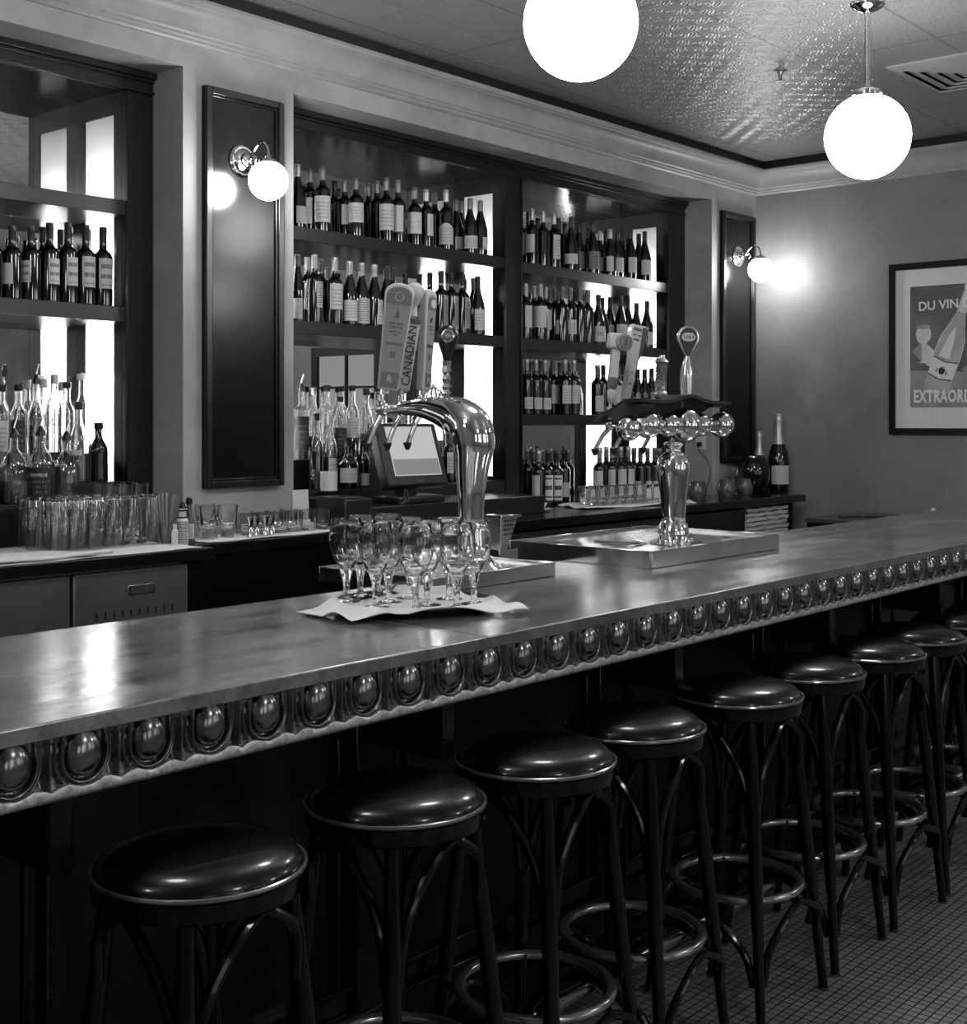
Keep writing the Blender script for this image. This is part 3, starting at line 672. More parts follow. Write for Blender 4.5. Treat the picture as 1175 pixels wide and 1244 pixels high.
BOT={
 'A':(1.99,[(2.421,4.57,0.285,'x','d',0),(2.5,4.57,0.285,'x','d',[0.045,0.122,-2.73,0.8,'w']),(2.579,4.57,0.285,'x','d',[0.057,0.136,-2.77,0.8,'w']),(2.658,4.57,0.295,'x','d',[0.116,0.153,-2.91,0.8,'t']),(2.738,4.57,0.311,'x','d',[0.123,0.169,-1.51,0.7,'t']),(2.818,4.57,0.324,'x','d',[0.125,0.182,-1.52,0.72,'t']),(2.878,4.66,0.325,'x','d',[0.121,0.151,-2.65,0.8,'s']),(2.897,4.57,0.325,'x','d',[0.134,0.192,-1.64,0.83,'t']),(2.976,4.57,0.325,'x','d',[0.135,0.191,-1.68,0.86,'t']),(2.896,4.75,0.325,'x','d',0),(2.963,4.66,0.325,'x','d',0),(2.816,4.75,0.325,'x','d',0)]),
 'B':(2.42,[(4.01,4.57,0.3,'u','p',[0.022,0.102,-1.69,0.72,'w']),(4.167,4.66,0.309,'x','g',[0.047,0.171,-2.79,0.8,'w']),(4.166,4.57,0.31,'x','g',[0.046,0.17,-2.31,1.33,'n']),(4.409,4.75,0.296,'x','d',0),(4.394,4.66,0.295,'x','g',[0.073,0.167,-2.22,0.51,'w']),(4.385,4.57,0.295,'x','g',[0.072,0.165,-2.27,1.26,'n']),(4.646,4.75,0.325,'x','g',0),(4.617,4.66,0.325,'x','g',0),(4.594,4.57,0.325,'x','g',[0.055,0.186,-2.25,1.22,'n']),(4.677,4.57,0.325,'x','g',[0.056,0.188,-2.25,0.68,'w']),(4.799,4.57,0.298,'x','g',[0.061,0.169,-2.46,1.25,'e']),(4.884,4.57,0.302,'x','p',[0.059,0.171,-1.63,0.57,'w']),(5.047,4.66,0.319,'x','g',0),(5.037,4.57,0.32,'x','p',[0.03,0.142,-2.4,1.33,'a']),(5.219,4.66,0.3,'u','g',[0.031,0.097,-1.85,0.7,'w']),(5.36,4.75,0.325,'u','g',0),(5.228,4.57,0.3,'u','g',[0.028,0.096,-2.15,1.06,'n']),(5.312,4.57,0.302,'u','g',[0.032,0.098,-1.38,0.7,'w'])]),
 'C':(1.99,[(4.01,4.57,0.313,'f','g',[0.011,0.106,-2.25,0.65,'e']),(4.151,4.66,0.325,'x','p',[0.077,0.198,-2.63,0.8,'w']),(4.116,4.57,0.325,'x','p',[0.076,0.218,-1.5,0.52,'p']),(4.239,4.66,0.325,'x','g',0),(4.359,4.75,0.304,'x','g',0),(4.246,4.57,0.325,'x','p',[0.081,0.202,-1.97,0.97,'n']),(4.344,4.57,0.308,'u','p',[0.021,0.12,-2.17,0.92,'n']),(4.423,4.57,0.306,'u','p',[0.013,0.135,-1.89,0.87,'p']),(4.51,4.57,0.307,'u','p',[0.014,0.135,-1.2,0.7,'n']),(4.596,4.57,0.312,'u','d',0),(4.729,4.66,0.316,'u','d',0),(4.823,4.66,0.299,'x','d',0),(5.024,4.75,0.323,'x','d',0),(5.009,4.66,0.325,'x','d',0),(4.998,4.57,0.323,'x','d',[0.015,0.205,-1.33,0.7,'v']),(5.079,4.57,0.325,'x','d',[0.02,0.211,-1.18,0.7,'v']),(5.168,4.57,0.325,'x','d',[0.03,0.218,-1.34,0.7,'v']),(5.281,4.66,0.308,'x','d',[0.034,0.168,-1.57,0.7,'w']),(5.292,4.57,0.317,'u','d',[0.026,0.137,-1.97,0.87,'n']),(5.36,4.66,0.325,'u','g',0)]),
 'D':(2.41,[(5.761,4.66,0.32,'x','p',[0.063,0.188,-1.92,0.7,'w']),(5.841,4.66,0.325,'x','d',0),(5.762,4.57,0.315,'x','p',[0.123,0.172,-2.94,0.86,'w']),(6.042,4.75,0.32,'x','d',0),(5.863,4.57,0.325,'x','p',0),(5.965,4.57,0.325,'x','p',[0.051,0.228,-1.84,0.68,'c']),(6.129,4.66,0.316,'x','d',0),(6.309,4.75,0.32,'x','d',0),(6.13,4.57,0.321,'u','d',[0.039,0.099,-2.4,1.23,'w']),(6.33,4.66,0.325,'u','d',[0.035,0.139,-1.8,0.62,'g']),(6.553,4.75,0.325,'u','d',0),(6.349,4.57,0.321,'u','d',[0.028,0.134,-2.13,0.94,'g']),(6.548,4.66,0.29,'u','p',[0.041,0.136,-1.82,0.7,'w']),(6.741,4.75,0.325,'u','d',0),(6.528,4.57,0.289,'u','p',[0.031,0.121,-2.47,0.57,'w']),(6.608,4.57,0.287,'u','d',[0.031,0.121,-2.01,0.8,'w']),(6.786,4.66,0.325,'u','d',0),(6.751,4.57,0.325,'u','d',[0.041,0.137,-2.02,0.8,'w']),(6.979,4.66,0.325,'u','d',0),(6.912,4.57,0.322,'u','d',[0.042,0.135,-2.14,0.91,'w']),(6.99,4.75,0.325,'u','d',0)]),
 'E':(1.99,[(5.701,4.57,0.311,'x','p',[0.063,0.185,-1.8,0.66,'s']),(5.895,4.66,0.323,'x','p',[0.09,0.203,-2.44,0.55,'w']),(5.837,4.57,0.322,'x','p',[0.07,0.195,-2.48,1.33,'s']),(6.005,4.66,0.325,'x','p',[0.077,0.186,-1.68,0.52,'w']),(6.161,4.75,0.325,'x','g',0),(6.09,4.66,0.325,'x','g',0),(6.244,4.75,0.325,'x','g',0),(6.044,4.57,0.315,'x','g',[0.044,0.124,-3.75,0.8,'w']),(6.124,4.57,0.323,'x','g',[0.048,0.131,-2.5,1.33,'n']),(6.294,4.66,0.325,'x','d',0),(6.22,4.57,0.325,'x','g',0),(6.299,4.57,0.325,'x','g',0),(6.407,4.57,0.302,'u','d',[0.016,0.109,-2.12,0.93,'2']),(6.576,4.66,0.301,'u','d',0),(6.661,4.66,0.313,'u','d',[0.088,0.176,-2.27,1.01,'n']),(6.645,4.57,0.311,'u','d',[0.04,0.17,-2.2,0.98,'n']),(6.854,4.66,0.321,'u','d',[0.099,0.188,-1.88,0.66,'n']),(6.819,4.57,0.285,'u','d',0),(6.938,4.57,0.299,'u','d',[0.021,0.101,-1.83,0.59,'w'])]),
 'F':(1.565,[(5.794,4.66,0.308,'x','p',[0.037,0.097,-1.85,0.7,'w']),(5.712,4.57,0.308,'x','p',[0.032,0.097,-1.93,0.78,'n']),(5.98,4.75,0.312,'x','g',0),(5.797,4.57,0.308,'x','p',[0.031,0.096,-1.91,0.76,'n']),(6.072,4.75,0.318,'x','g',0),(5.881,4.57,0.307,'x','p',[0.03,0.095,-1.9,0.74,'n']),(6.074,4.66,0.318,'x','g',[0.065,0.175,-2.06,0.57,'w']),(6.261,4.75,0.322,'x','g',0),(6.073,4.57,0.317,'x','p',[0.064,0.172,-2.02,0.85,'n']),(6.357,4.75,0.325,'x','g',0),(6.159,4.57,0.318,'x','p',[0.065,0.174,-1.95,0.78,'n']),(6.398,4.57,0.3,'x','g',[0.02,0.115,-2.0,0.81,'w']),(6.585,4.66,0.309,'x','d',0),(6.607,4.57,0.302,'x','d',[0.062,0.183,-2.48,0.76,'w']),(6.805,4.66,0.316,'x','d',0),(6.98,4.75,0.324,'x','d',0),(6.832,4.57,0.288,'u','d',[0.022,0.112,-2.71,0.64,'w']),(6.911,4.57,0.293,'u','d',0),(6.99,4.57,0.298,'u','d',[0.023,0.112,-2.19,0.74,'w'])]),
 'G':(1.055,[(5.755,4.6,0.316,'x','g',0),(5.962,4.72,0.31,'x','g',0),(5.66,4.44,0.312,'x','p',[0.037,0.174,-3.17,0.8,'w']),(6.042,4.72,0.309,'x','g',0),(5.739,4.44,0.31,'x','d',[0.031,0.171,-2.39,0.82,'o']),(5.818,4.44,0.309,'x','d',[0.027,0.168,-2.13,0.77,'o']),(6.122,4.72,0.308,'x','g',0),(6.022,4.6,0.311,'x','g',0),(6.103,4.6,0.302,'x','d',[0.028,0.111,-2.17,0.67,'w']),(6.304,4.72,0.305,'x','g',0),(6.183,4.4,0.319,'x','p',[0.14,0.183,-2.83,0.8,'w']),(6.364,4.48,0.316,'x','p',0),(6.307,4.4,0.318,'x','p',[0.136,0.187,-2.53,0.59,'w']),(6.472,4.48,0.314,'x','g',0),(6.397,4.4,0.316,'x','p',[0.133,0.187,-2.16,0.75,'w']),(6.478,4.4,0.315,'x','p',[0.109,0.187,-1.88,0.66,'w']),(6.656,4.48,0.311,'x','g',0),(6.607,4.4,0.311,'x','g',[0.024,0.109,-3.0,0.59,'w']),(6.687,4.4,0.309,'x','g',[0.021,0.107,-2.75,1.0,'n']),(6.766,4.4,0.308,'x','g',[0.023,0.104,-2.18,0.68,'w']),(6.947,4.48,0.304,'x','g',0)]),}

ROWN = {0: 'front row', 1: 'middle row', 2: 'back row'}
SHN = {'A': "left cabinet's bottle shelf", 'B': "middle bay's top shelf", 'C': "middle bay's second shelf", 'D': "right bay's top shelf", 'E': "right bay's second shelf", 'F': "right bay's third shelf", 'G': "counter under right bay"}
GRP = {k: 'wine bottles on the ' + v for k, v in SHN.items()}
TYN = {'x': 'straight shouldered', 'u': 'round shouldered', 'f': 'slim'}
FON = {'p': 'pale capsule', 'g': 'grey capsule', 'd': 'dark capsule'}
LBN = {'w': 'plain pale label', 'n': 'printed white label', 'g': 'grey label', 'e': 'crest label', 'p': 'patterned label', 'v': 'upright strip label', 't': 'small white label', 's': 'square label', 'c': 'tall narrow label', 'a': 'arched label', 'o': 'picture label', '2': 'label reading 202'}
MESHC = {}
def bottle(x, y, z, h, t, foil, lab, label, group):
    e = thing('wine_bottle', label, 'wine bottle', (x, y, z), 0, group)
    h = round(h / 0.01) * 0.01; key = (t, round(h, 2)); pr_ = bprof(t, h)
    def shared(k, name, make, m):
        if k in MESHC:
            o = bpy.data.objects.new(name, MESHC[k]); COL.objects.link(o); o.parent = e
        else:
            o = make().build(name, m, e); MESHC[k] = o.data
        return o
    shared(('b',) + key, 'glass_body', lambda: MB().lathe(pr_, 22), 'bottle_dark')
    z0 = h * (0.80 if t != 'f' else 0.84)
    shared(('c', foil) + key, 'capsule', lambda: MB().lathe([(0.0146, z0), (0.0150, z0 + 0.002), (0.0150, h * 0.93), (0.0156, h * 0.935), (0.0156, h * 0.955), (0.0148, h * 0.96), (0.0148, h - 0.001), (0.0138, h), (0, h)], 18), 'foil_' + foil)
    if lab:
        z0, z1, a, ha, st = lab; R = RAD[t]
        zmax = h * (0.60 if t == 'x' else 0.43 if t == 'u' else 0.40); z0 = max(0.012, min(z0, 0.07)); z1 = min(z1, zmax)
        if z1 - z0 < 0.03: z1 = z0 + 0.04
        tp = None
        if st == 'a': tp = lambda u: 0.72 + 0.28 * sin(pi * u)
        if st == 's': tp = lambda u: 1.0
        cyl_patch(R + 0.0007, z0, z1, a, ha, 12, tp).build('label', LAB[st], e)
        if st == '2': text_mb('202', 0.030, 0.0004, T4(0, 0, (z0 + z1) / 2), 1.0, (R + 0.0011, a)).build('year_print', 'ink', e)
    return e
for k, (bz, L_) in BOT.items():
    rows = {}
    ordd = {}
    for i in sorted(range(len(L_)), key=lambda i: L_[i][0]): pass
    # order from the left of the photograph (perpendicular to the line of sight)
    srt = sorted(range(len(L_)), key=lambda i: (L_[i][0] * 0.650 - L_[i][1] * 0.760) / (L_[i][0] * 0.760 + L_[i][1] * 0.650))
    for r_, i in enumerate(srt): ordd[i] = r_ + 1
    NUM = ['', 'leftmost', 'second', 'third', 'fourth', 'fifth', 'sixth', 'seventh', 'eighth', 'ninth', 'tenth', 'eleventh', 'twelfth', 'thirteenth', 'fourteenth', 'fifteenth', 'sixteenth', 'seventeenth', 'eighteenth', 'nineteenth', 'twentieth', 'twenty-first', 'twenty-second']
    for i, (x, y, h, t, foil, lab) in enumerate(L_):
        n_ = ordd[i]; pos = NUM[n_] if n_ == 1 else ('rightmost' if n_ == len(L_) else NUM[n_] + ' from left')
        lb = '%s capped wine bottle, %s%s, %s' % ({'p': 'pale', 'g': 'grey', 'd': 'dark'}[foil], LBN[lab[4]] + ', ' if lab else '', pos, SHN[k])
        bottle(x, y, bz, h, t, foil, lab, lb, GRP[k])

# a second lot of bottles on the two narrow side shelves is not visible; none are built

# ============================================================ SPIRITS
SP = {   # profiles as (r, z fraction) ; neck radius at the end
 'round': [(0.033, 0), (0.0365, 0.01), (0.0365, 0.52), (0.033, 0.60), (0.022, 0.68), (0.0145, 0.74), (0.0138, 0.93)],
 'tall': [(0.031, 0), (0.0335, 0.01), (0.0335, 0.60), (0.031, 0.66), (0.020, 0.72), (0.0140, 0.77), (0.0135, 0.95)],
 'squat': [(0.046, 0), (0.052, 0.015), (0.054, 0.25), (0.052, 0.48), (0.038, 0.62), (0.020, 0.70), (0.016, 0.74), (0.016, 0.88)],
 'cone': [(0.047, 0), (0.051, 0.015), (0.050, 0.34), (0.048, 0.46), (0.030, 0.62), (0.018, 0.72), (0.0145, 0.78), (0.0140, 0.93)],
 'ball': [(0.040, 0), (0.052, 0.02), (0.057, 0.18), (0.057, 0.34), (0.050, 0.52), (0.026, 0.64), (0.017, 0.72), (0.0155, 0.90)],
 'square': [(0.040, 0), (0.042, 0.012), (0.042, 0.62), (0.040, 0.67), (0.018, 0.72), (0.0150, 0.76), (0.0148, 0.93)],
}
def spirit(x, y, z, h, shp, label, liq=None, lvl=0.4, top='cork', lab=None, glass='glass', sc=1.0, text=None, group=None):
    e = thing('liquor_bottle', label, 'liquor bottle', (x, y, z), 0, group); P = [(r_ * sc, zz * h) for r_, zz in SP[shp]]; n = 4 if shp == 'square' else 26
    T = R4('Z', radians(20)) if shp == 'square' else None
    if shp == 'square': n = 26
    prof_o = [(0, 0)] + P
    if glass == 'glass':
        inn = [(max(r_ - 0.0028, 0.004), zz + (0.006 if i == 0 else 0)) for i, (r_, zz) in enumerate(P)]
        prof_ = prof_o + list(reversed(inn)) + [(0, inn[0][1])]
        MB().lathe(prof_, n).build('glass_body', 'glass', e)
        if liq:
            zl = lvl * h; lp = [(r_ - 0.0032 , zz + (0.0065 if i == 0 else 0)) for i, (r_, zz) in enumerate(P) if zz < zl]
            # radius at the surface of the liquid
            for (ra, za), (rb_, zb_) in zip(P, P[1:]):
                if za <= zl <= zb_: rs = ra + (rb_ - ra) * (zl - za) / (zb_ - za) - 0.0032; break
            MB().lathe([(0, lp[0][1])] + lp + [(rs, zl), (0, zl)], n).build('liquid', 'liquid_' + liq, e)
    else: MB().lathe(prof_o + [(0, P[-1][1])], n).build('glass_body', 'bottle_dark', e)
    rn, zn = P[-1]
    if top == 'cork': MB().lathe([(0, zn - 0.01), (rn + 0.003, zn - 0.01), (rn + 0.004, zn + 0.002), (rn + 0.004, h - 0.002), (rn + 0.002, h), (0, h)], 18).build('cap', 'cap_black', e)
    elif top == 'pale': MB().lathe([(0, zn - 0.02), (rn + 0.002, zn - 0.02), (rn + 0.002, h), (0, h)], 18).build('cap', 'foil_p', e)
    elif top == 'white': MB().lathe([(0, zn), (rn + 0.006, zn), (rn + 0.009, zn + 0.012), (rn + 0.007, h + 0.006), (0, h + 0.010)], 18).build('cap', 'white_paint', e)
    else:   # speed pourer
        pb = MB().lathe([(0, zn - 0.004), (rn + 0.003, zn - 0.004), (rn + 0.003, zn + 0.010), (rn * 0.8, zn + 0.022), (0.006, zn + 0.034), (0, zn + 0.036)], 16).build('pourer', 'cap_black', e)
        MB().tube([(0, 0, zn + 0.030), (0.004, 0.0, zn + 0.050), (0.014, 0, zn + 0.076)], 0.0035, 8).build('spout', 'steel', pb)
    if lab:
        z0, z1, st, a, ha = lab; rmax = max(r_ for r_, zz in P if zz <= z1 * h + 0.001)
        cyl_patch(rmax + 0.0012, z0 * h, z1 * h, FACE + a, ha, 14).build('label', LAB[st], e)
        if text: text_mb(text[0], text[1], 0.0006, T4(0, 0, text[2] * h), 0.9, (rmax + 0.0018, FACE + a)).build('label_print', text[3] if len(text) > 3 else 'ink', e)
    return e
spirit(2.586,4.660,1.355,0.312,'tall','clear bottle with pale boxed label at the left edge of the photo',liq='mid',lvl=0.35,lab=(0.18,0.56,'n',0.1,0.9))
spirit(2.657,4.660,1.355,0.316,'tall','clear bottle with arched black label, second along the left ledge',lab=(0.16,0.56,'k',0.15,0.85))
spirit(2.733,4.660,1.355,0.347,'round','clear bottle with steel pourer and words on its front, left ledge',top='pour',lab=(0.2,0.45,'w',0.0,0.01),text=('OLD',0.026,0.36,'ink_grey'))
spirit(2.850,4.801,1.355,0.346,'tall','clear bottle half hidden behind the pourer bottle on the left ledge',top='pale')
spirit(2.812,4.660,1.355,0.359,'tall','tall clear bottle with grey cap and black letters C I on the left ledge',top='pale',lab=(0.05,0.14,'k',0.1,0.8),text=('CI',0.034,0.47))
spirit(2.914,4.770,1.355,0.334,'tall','clear bottle behind and right of the one lettered C I',top='pale')
spirit(2.893,4.699,1.355,0.332,'tall','clear bottle with dark neck print left of the white stopper',liq='dark',lvl=0.2,lab=(0.15,0.35,'k',0.1,0.7))
spirit(2.963,4.700,1.355,0.360,'tall','tallest clear bottle with a white bulb stopper on the left ledge',top='white')
spirit(2.861,4.564,1.285,0.320,'cone','cone shaped clear bottle with pale label and dark lower half, left ledge',liq='dark',lvl=0.36,lab=(0.34,0.40,'n',-0.1,0.5))
spirit(2.952,4.565,1.285,0.238,'round','small dark bottle alone at the right end of the left ledge',glass='dark')
spirit(2.464,4.558,1.215,0.262,'ball','rounded bottle cut by the left edge of the photo on the ledge',liq='dark',lvl=0.3)
spirit(2.579,4.555,1.215,0.287,'squat','squat faceted bottle with pourer in front of the arched black label',top='pour',liq='mid',lvl=0.3)
spirit(2.691,4.555,1.215,0.296,'squat','squat dark liqueur bottle with a pale ribbon label and pourer, left ledge',top='pour',liq='dark',lvl=0.5,lab=(0.06,0.46,'k',0.0,0.9),text=('DRAMBUIE',0.016,0.36,'white_paint'))
spirit(2.803,4.555,1.215,0.273,'squat','squat amber round bottle with pourer in front on the left ledge',top='pour',liq='mid',lvl=0.5)
spirit(4.113,4.660,1.345,0.353,'square','square whisky bottle with slanting black label beside the pier',top='pour',liq='mid',lvl=0.5,lab=(0.14,0.58,'k',0.2,0.8))
spirit(4.290,4.770,1.345,0.347,'tall','clear bottle behind the slanting label whisky in the middle bay',top='pale',liq='mid',lvl=0.3)
spirit(4.112,4.555,1.205,0.360,'round','decanter shaped bottle behind the white paper roll',liq='dark',lvl=0.5)
spirit(4.298,4.682,1.345,0.357,'tall','tall clear round topped bottle with black cap in the middle bay',lab=(0.12,0.5,'w',0.5,0.5))
spirit(4.201,4.555,1.205,0.352,'round','long necked clear bottle with two part label right of the paper roll',top='pale',liq='dark',lvl=0.44,lab=(0.05,0.42,'n',0.3,0.5))
spirit(4.364,4.658,1.345,0.302,'tall','bottle with wide black cap and checked dark label, middle bay ledge',liq='dark',lvl=0.5,lab=(0.1,0.5,'k',0.1,0.9))
spirit(4.505,4.800,1.345,0.360,'tall','clear bottle with small dark cap at the back of the middle bay ledge')
spirit(4.476,4.692,1.345,0.360,'tall','whisky bottle with large pale label left of the terminal',liq='dark',lvl=0.3,lab=(0.28,0.56,'n',0.1,0.85))
spirit(4.540,4.658,1.345,0.345,'round','round shouldered clear bottle with black cap behind the terminal edge',liq='mid',lvl=0.35)
spirit(4.677,4.720,1.345,0.360,'tall','clear bottle with black cap above the terminal, under the tap spouts')
spirit(4.322,4.558,1.205,0.234,'ball','dark round bottle with a pale medallion left of the terminal',glass='dark',lab=(0.12,0.42,'e',0.0,0.8))
spirit(4.419,4.555,1.205,0.229,'round','dark low bottle partly behind the edge of the terminal',glass='dark',lab=(0.05,0.3,'w',0.2,0.6))
spirit(5.052,4.555,1.205,0.277,'tall','dark bottle with two stacked pale labels right of the terminal',glass='dark',lab=(0.18,0.58,'n',-0.1,0.5))
spirit(5.271,4.680,1.345,0.200,'tall','dark bottle with pale label behind the chrome beer tower neck',glass='dark',lab=(0.2,0.5,'w',0.0,0.8))
spirit(5.106,4.680,1.345,0.200,'round','clear bottle with twisted neck between terminal and tower',liq='dark',lvl=0.4)
spirit(4.931,4.780,1.345,0.355,'tall','clear bottle hidden behind the tap spouts in the middle bay',liq='mid',lvl=0.4)
spirit(4.955,4.700,1.345,0.337,'round','clear bottle with short neck right of the tap spouts in the middle bay',liq='dark',lvl=0.5)


# steps that lift the back row of bottles
for (x0, x1, y0, y1, z0, z1, lab) in ((0.45, 3.033, 4.617, 4.862, 1.2155, 1.355, 'low black step lifting the back row of bottles in the left cabinet'), (2.80, 3.033, 4.506, 4.615, 1.2155, 1.285, 'small black step under the cone shaped bottle'), (3.883, 5.43, 4.617, 4.862, 1.2055, 1.345, 'low black step lifting the back row of liquor in the middle bay')):
    tag(MB().box(x0, x1, y0, y1, z0, z1).build('bottle_step', 'shelf_wood', bevel=0.002, seg=1), lab, 'display step')

# ============================================================ TRAYS AND BEER TOWERS
def drip_tray(x0, x1, y0, y1, z1, label):
    t = thing('drip_tray', label, 'drip tray', ((x0 + x1) / 2, (y0 + y1) / 2, BZ)); hx, hy, h = (x1 - x0) / 2, (y1 - y0) / 2, z1 - BZ
    w_ = 0.006; mb = MB()
    for b in ((-hx, hx, -hy, -hy + w_), (-hx, hx, hy - w_, hy), (-hx, -hx + w_, -hy + w_, hy - w_), (hx - w_, hx, -hy + w_, hy - w_)): mb.box(b[0], b[1], b[2], b[3], 0.001, h)
    mb.build('rim', 'brushed', t, bevel=0.0015, seg=1)
    # floor dished to the drain: four folded facets
    k = 10; vs = []; fs = []; dx = -hx * 0.15
    for i in range(k + 1):
        for j in range(k + 1):
            u, v = -1 + 2 * i / k, -1 + 2 * j / k; x, y = u * (hx - w_), v * (hy - w_)
            vs.append((x, y, h - 0.010 - 0.014 * (1 - max(abs(u), abs(v)))))
    for i in range(k):
        for j in range(k): a = i * (k + 1) + j; fs.append((a, a + k + 1, a + k + 2, a + 1))
    MB().add(vs, fs).build('basin', 'brushed', t, sharp=1)
    MB().lathe([(0, h - 0.0235), (0.022, h - 0.0235), (0.025, h - 0.022), (0.014, h - 0.021), (0.012, h - 0.026), (0, h - 0.026)], 20).build('drain', 'steel', t)
    return t
tr = drip_tray(3.385, 4.212, 2.212, 2.785, 1.1255, 'large steel drip tray under the tower of chrome spheres')
cr = MB()
for a in (0.35, 1.1, 2.1, 2.75, 3.5, 4.2, 5.2, 5.9): cr.tube([(0.03 * cos(a), 0.03 * sin(a), 0.034), (0.20 * cos(a), 0.18 * sin(a), 0.0405)], 0.0035, 6)
cr.build('pressed_ribs', 'chrome', tr)
drip_tray(2.515, 3.050, 2.330, 2.777, 1.112, 'smaller steel drip tray behind the wine glasses, under the curved tower')

# curved chrome tower
t = thing('beer_tower', 'chrome swan neck beer tower bending over behind the wine glasses', 'beer tower', (2.87, 2.49, 1.088)); oz = 1.088; oy = 2.49
MB().lathe([(0, 0), (0.080, 0), (0.084, 0.004), (0.080, 0.010), (0.062, 0.022), (0.046, 0.045), (0.038, 0.075), (0.035, 0.110), (0, 0.110)], 32).build('base_flange', 'chrome', t)
P = smooth_path([(0, 0.0, 0.09), (0, 0.012, 1.192 - oz), (0, 0.014, 1.314 - oz), (0, 0.010, 1.399 - oz), (0, 0.004, 1.462 - oz), (0, 0.016, 1.508 - oz), (0, 0.062, 1.540 - oz), (0, 0.120, 1.556 - oz), (0, 0.180, 1.566 - oz), (0, 0.240, 1.569 - oz), (0, 0.300, 1.568 - oz)], 6)
RR = [0.036, 0.036, 0.040, 0.051, 0.062, 0.065, 0.060, 0.048, 0.036, 0.026, 0.020]; rr = []
for i in range(len(RR) - 1):
    for k in range(6): rr.append(RR[i] + (RR[i + 1] - RR[i]) * k / 6)
rr.append(RR[-1])
MB().tube(P, rr, 28).build('neck', 'chrome', t, sharp=70)
MB().tube([(-0.055, 0.315, 1.566 - oz), (0.175, 0.315, 1.566 - oz)], 0.017, 18).build('tap_bar', 'chrome', t)
for s_ in (-0.06, 0.18): MB().sphere((s_, 0.315, 1.566 - oz), 0.020, 20).build('bar_end', 'chrome', t)
def faucet(parent, x, y, z, ly=0.06, drop=0.105, lean=(-0.02, 0.02)):
    # shank towards +Y, body, spout hanging down, collar for the handle
    f = MB().tube([(x, y, z), (x, y + ly, z)], 0.011, 14).build('tap_shank', 'chrome', parent)
    MB().lathe([(0, -0.016), (0.013, -0.014), (0.018, -0.002), (0.017, 0.012), (0.009, 0.020), (0.011, 0.028), (0.007, 0.036), (0, 0.038)], 18, (x, y + ly, z)).build('tap_body', 'chrome', f)
    MB().tube([(x, y + ly, z - 0.008), (x + lean[0] * 0.4, y + ly + lean[1] * 0.5, z - drop * 0.4), (x + lean[0], y + ly + lean[1], z - drop)], [0.009, 0.008, 0.0075], 12).build('spout', 'chrome', f)
    MB().lathe([(0, 0), (0.006, 0), (0.014, 0.020), (0.013, 0.024), (0, 0.024)], 14, (x + lean[0], y + ly + lean[1], z - drop - 0.018)).build('spout_tip', 'cap_black', f)
    MB().lathe([(0, 0.03), (0.009, 0.03), (0.009, 0.048), (0.012, 0.052), (0.008, 0.066), (0, 0.066)], 14, (x, y + ly, z)).build('handle_collar', 'chrome', f)
FX = [2.845 - 2.87, 2.930 - 2.87, 3.020 - 2.87]
for fx in FX: faucet(t, fx, 0.315, 1.560 - oz, 0.045, 0.105, (-0.045, 0.015))
MB().tube([(FX[1], 0.30, 1.575 - oz), (FX[1] - 0.02, 0.24, 1.585 - oz)], 0.016, 14).build('side_knob', 'cap_black', t)
# dome with spokes and small shank knobs on top of the neck
dm = MB(); dm.lathe([(0.030, 0.0), (0.030, 0.006), (0.033, 0.010), (0.033, 0.0)], 24)
for a in range(6):
    an = a * pi / 6; dm.tube([(0.030 * cos(q_) * cos(an), 0.030 * cos(q_) * sin(an), 0.006 + 0.034 * sin(q_)) for q_ in [pi * i / 10 for i in range(11)]], 0.0026, 6)
dm.sphere((0, 0, 0.044), 0.007, 12)
dm.build('wire_dome', 'chrome', t, loc=(0.0, 0.165, 1.590 - oz))
MB().lathe([(0, 0), (0.018, 0.0), (0.016, 0.008), (0.010, 0.012), (0.013, 0.022), (0.010, 0.034), (0.015, 0.042), (0.010, 0.052), (0.014, 0.066), (0.010, 0.078), (0.016, 0.088), (0.012, 0.105), (0.014, 0.120), (0, 0.12)], 8, (0.0, 0.112, 1.588 - oz)).build('cut_stem', 'chrome', t, sharp=10)

# tap handles (each can be unscrewed, so each is a thing)
def paddle(w0, w1, h, th):      # outline in X-Z with a round head, bottom at z=0
    pts = [(-w0 / 2, 0), (w0 / 2, 0)] + [(w1 / 2 * cos(a), h - w1 * 0.36 + w1 * 0.36 * sin(a)) for a in [pi * i / 14 for i in range(15)]]
    T = R4('X', pi / 2)
    return MB().prism(pts, -th / 2, th / 2, T)
def front_text(s, size, x, z, y, rot=0, sq=1.0, dep=0.001): return text_mb(s, size, dep, T4(x, y, z) @ R4('X', pi / 2) @ R4('Z', rot), sq)
def handle(label, loc, tilt_x, tilt_y, rz):
    t = thing('tap_handle', label, 'tap handle', loc); t.rotation_euler = (tilt_x, tilt_y, rz); return t
hA = handle('wide grey paddle tap handle, leftmost and nearest on the curved tower', (2.866, 2.846, 1.625), 0.0, 0.125, radians(-40))
MB().lathe([(0, -0.012), (0.008, -0.012), (0.009, 0.02), (0, 0.02)], 12).build('ferrule', 'steel', hA)
paddle(0.064, 0.092, 0.335, 0.022).build('paddle', 'handle_light', hA, bevel=0.005, seg=3)
f1 = paddle(0.056, 0.080, 0.318, 0.001); f1.v = [(x, y - 0.0116, z + 0.006) for x, y, z in f1.v]; face = f1.build('front_plate', 'handle_grey', hA)
bnd = MB().prism([(-0.0395, 0.268), (0.0395, 0.268)] + [(0.039 * cos(a), 0.290 + 0.030 * sin(a)) for a in [pi * i / 12 for i in range(13)]], 0.0122, 0.0136, R4('X', pi / 2)); bnd.build('top_band', 'handle_mid', face)
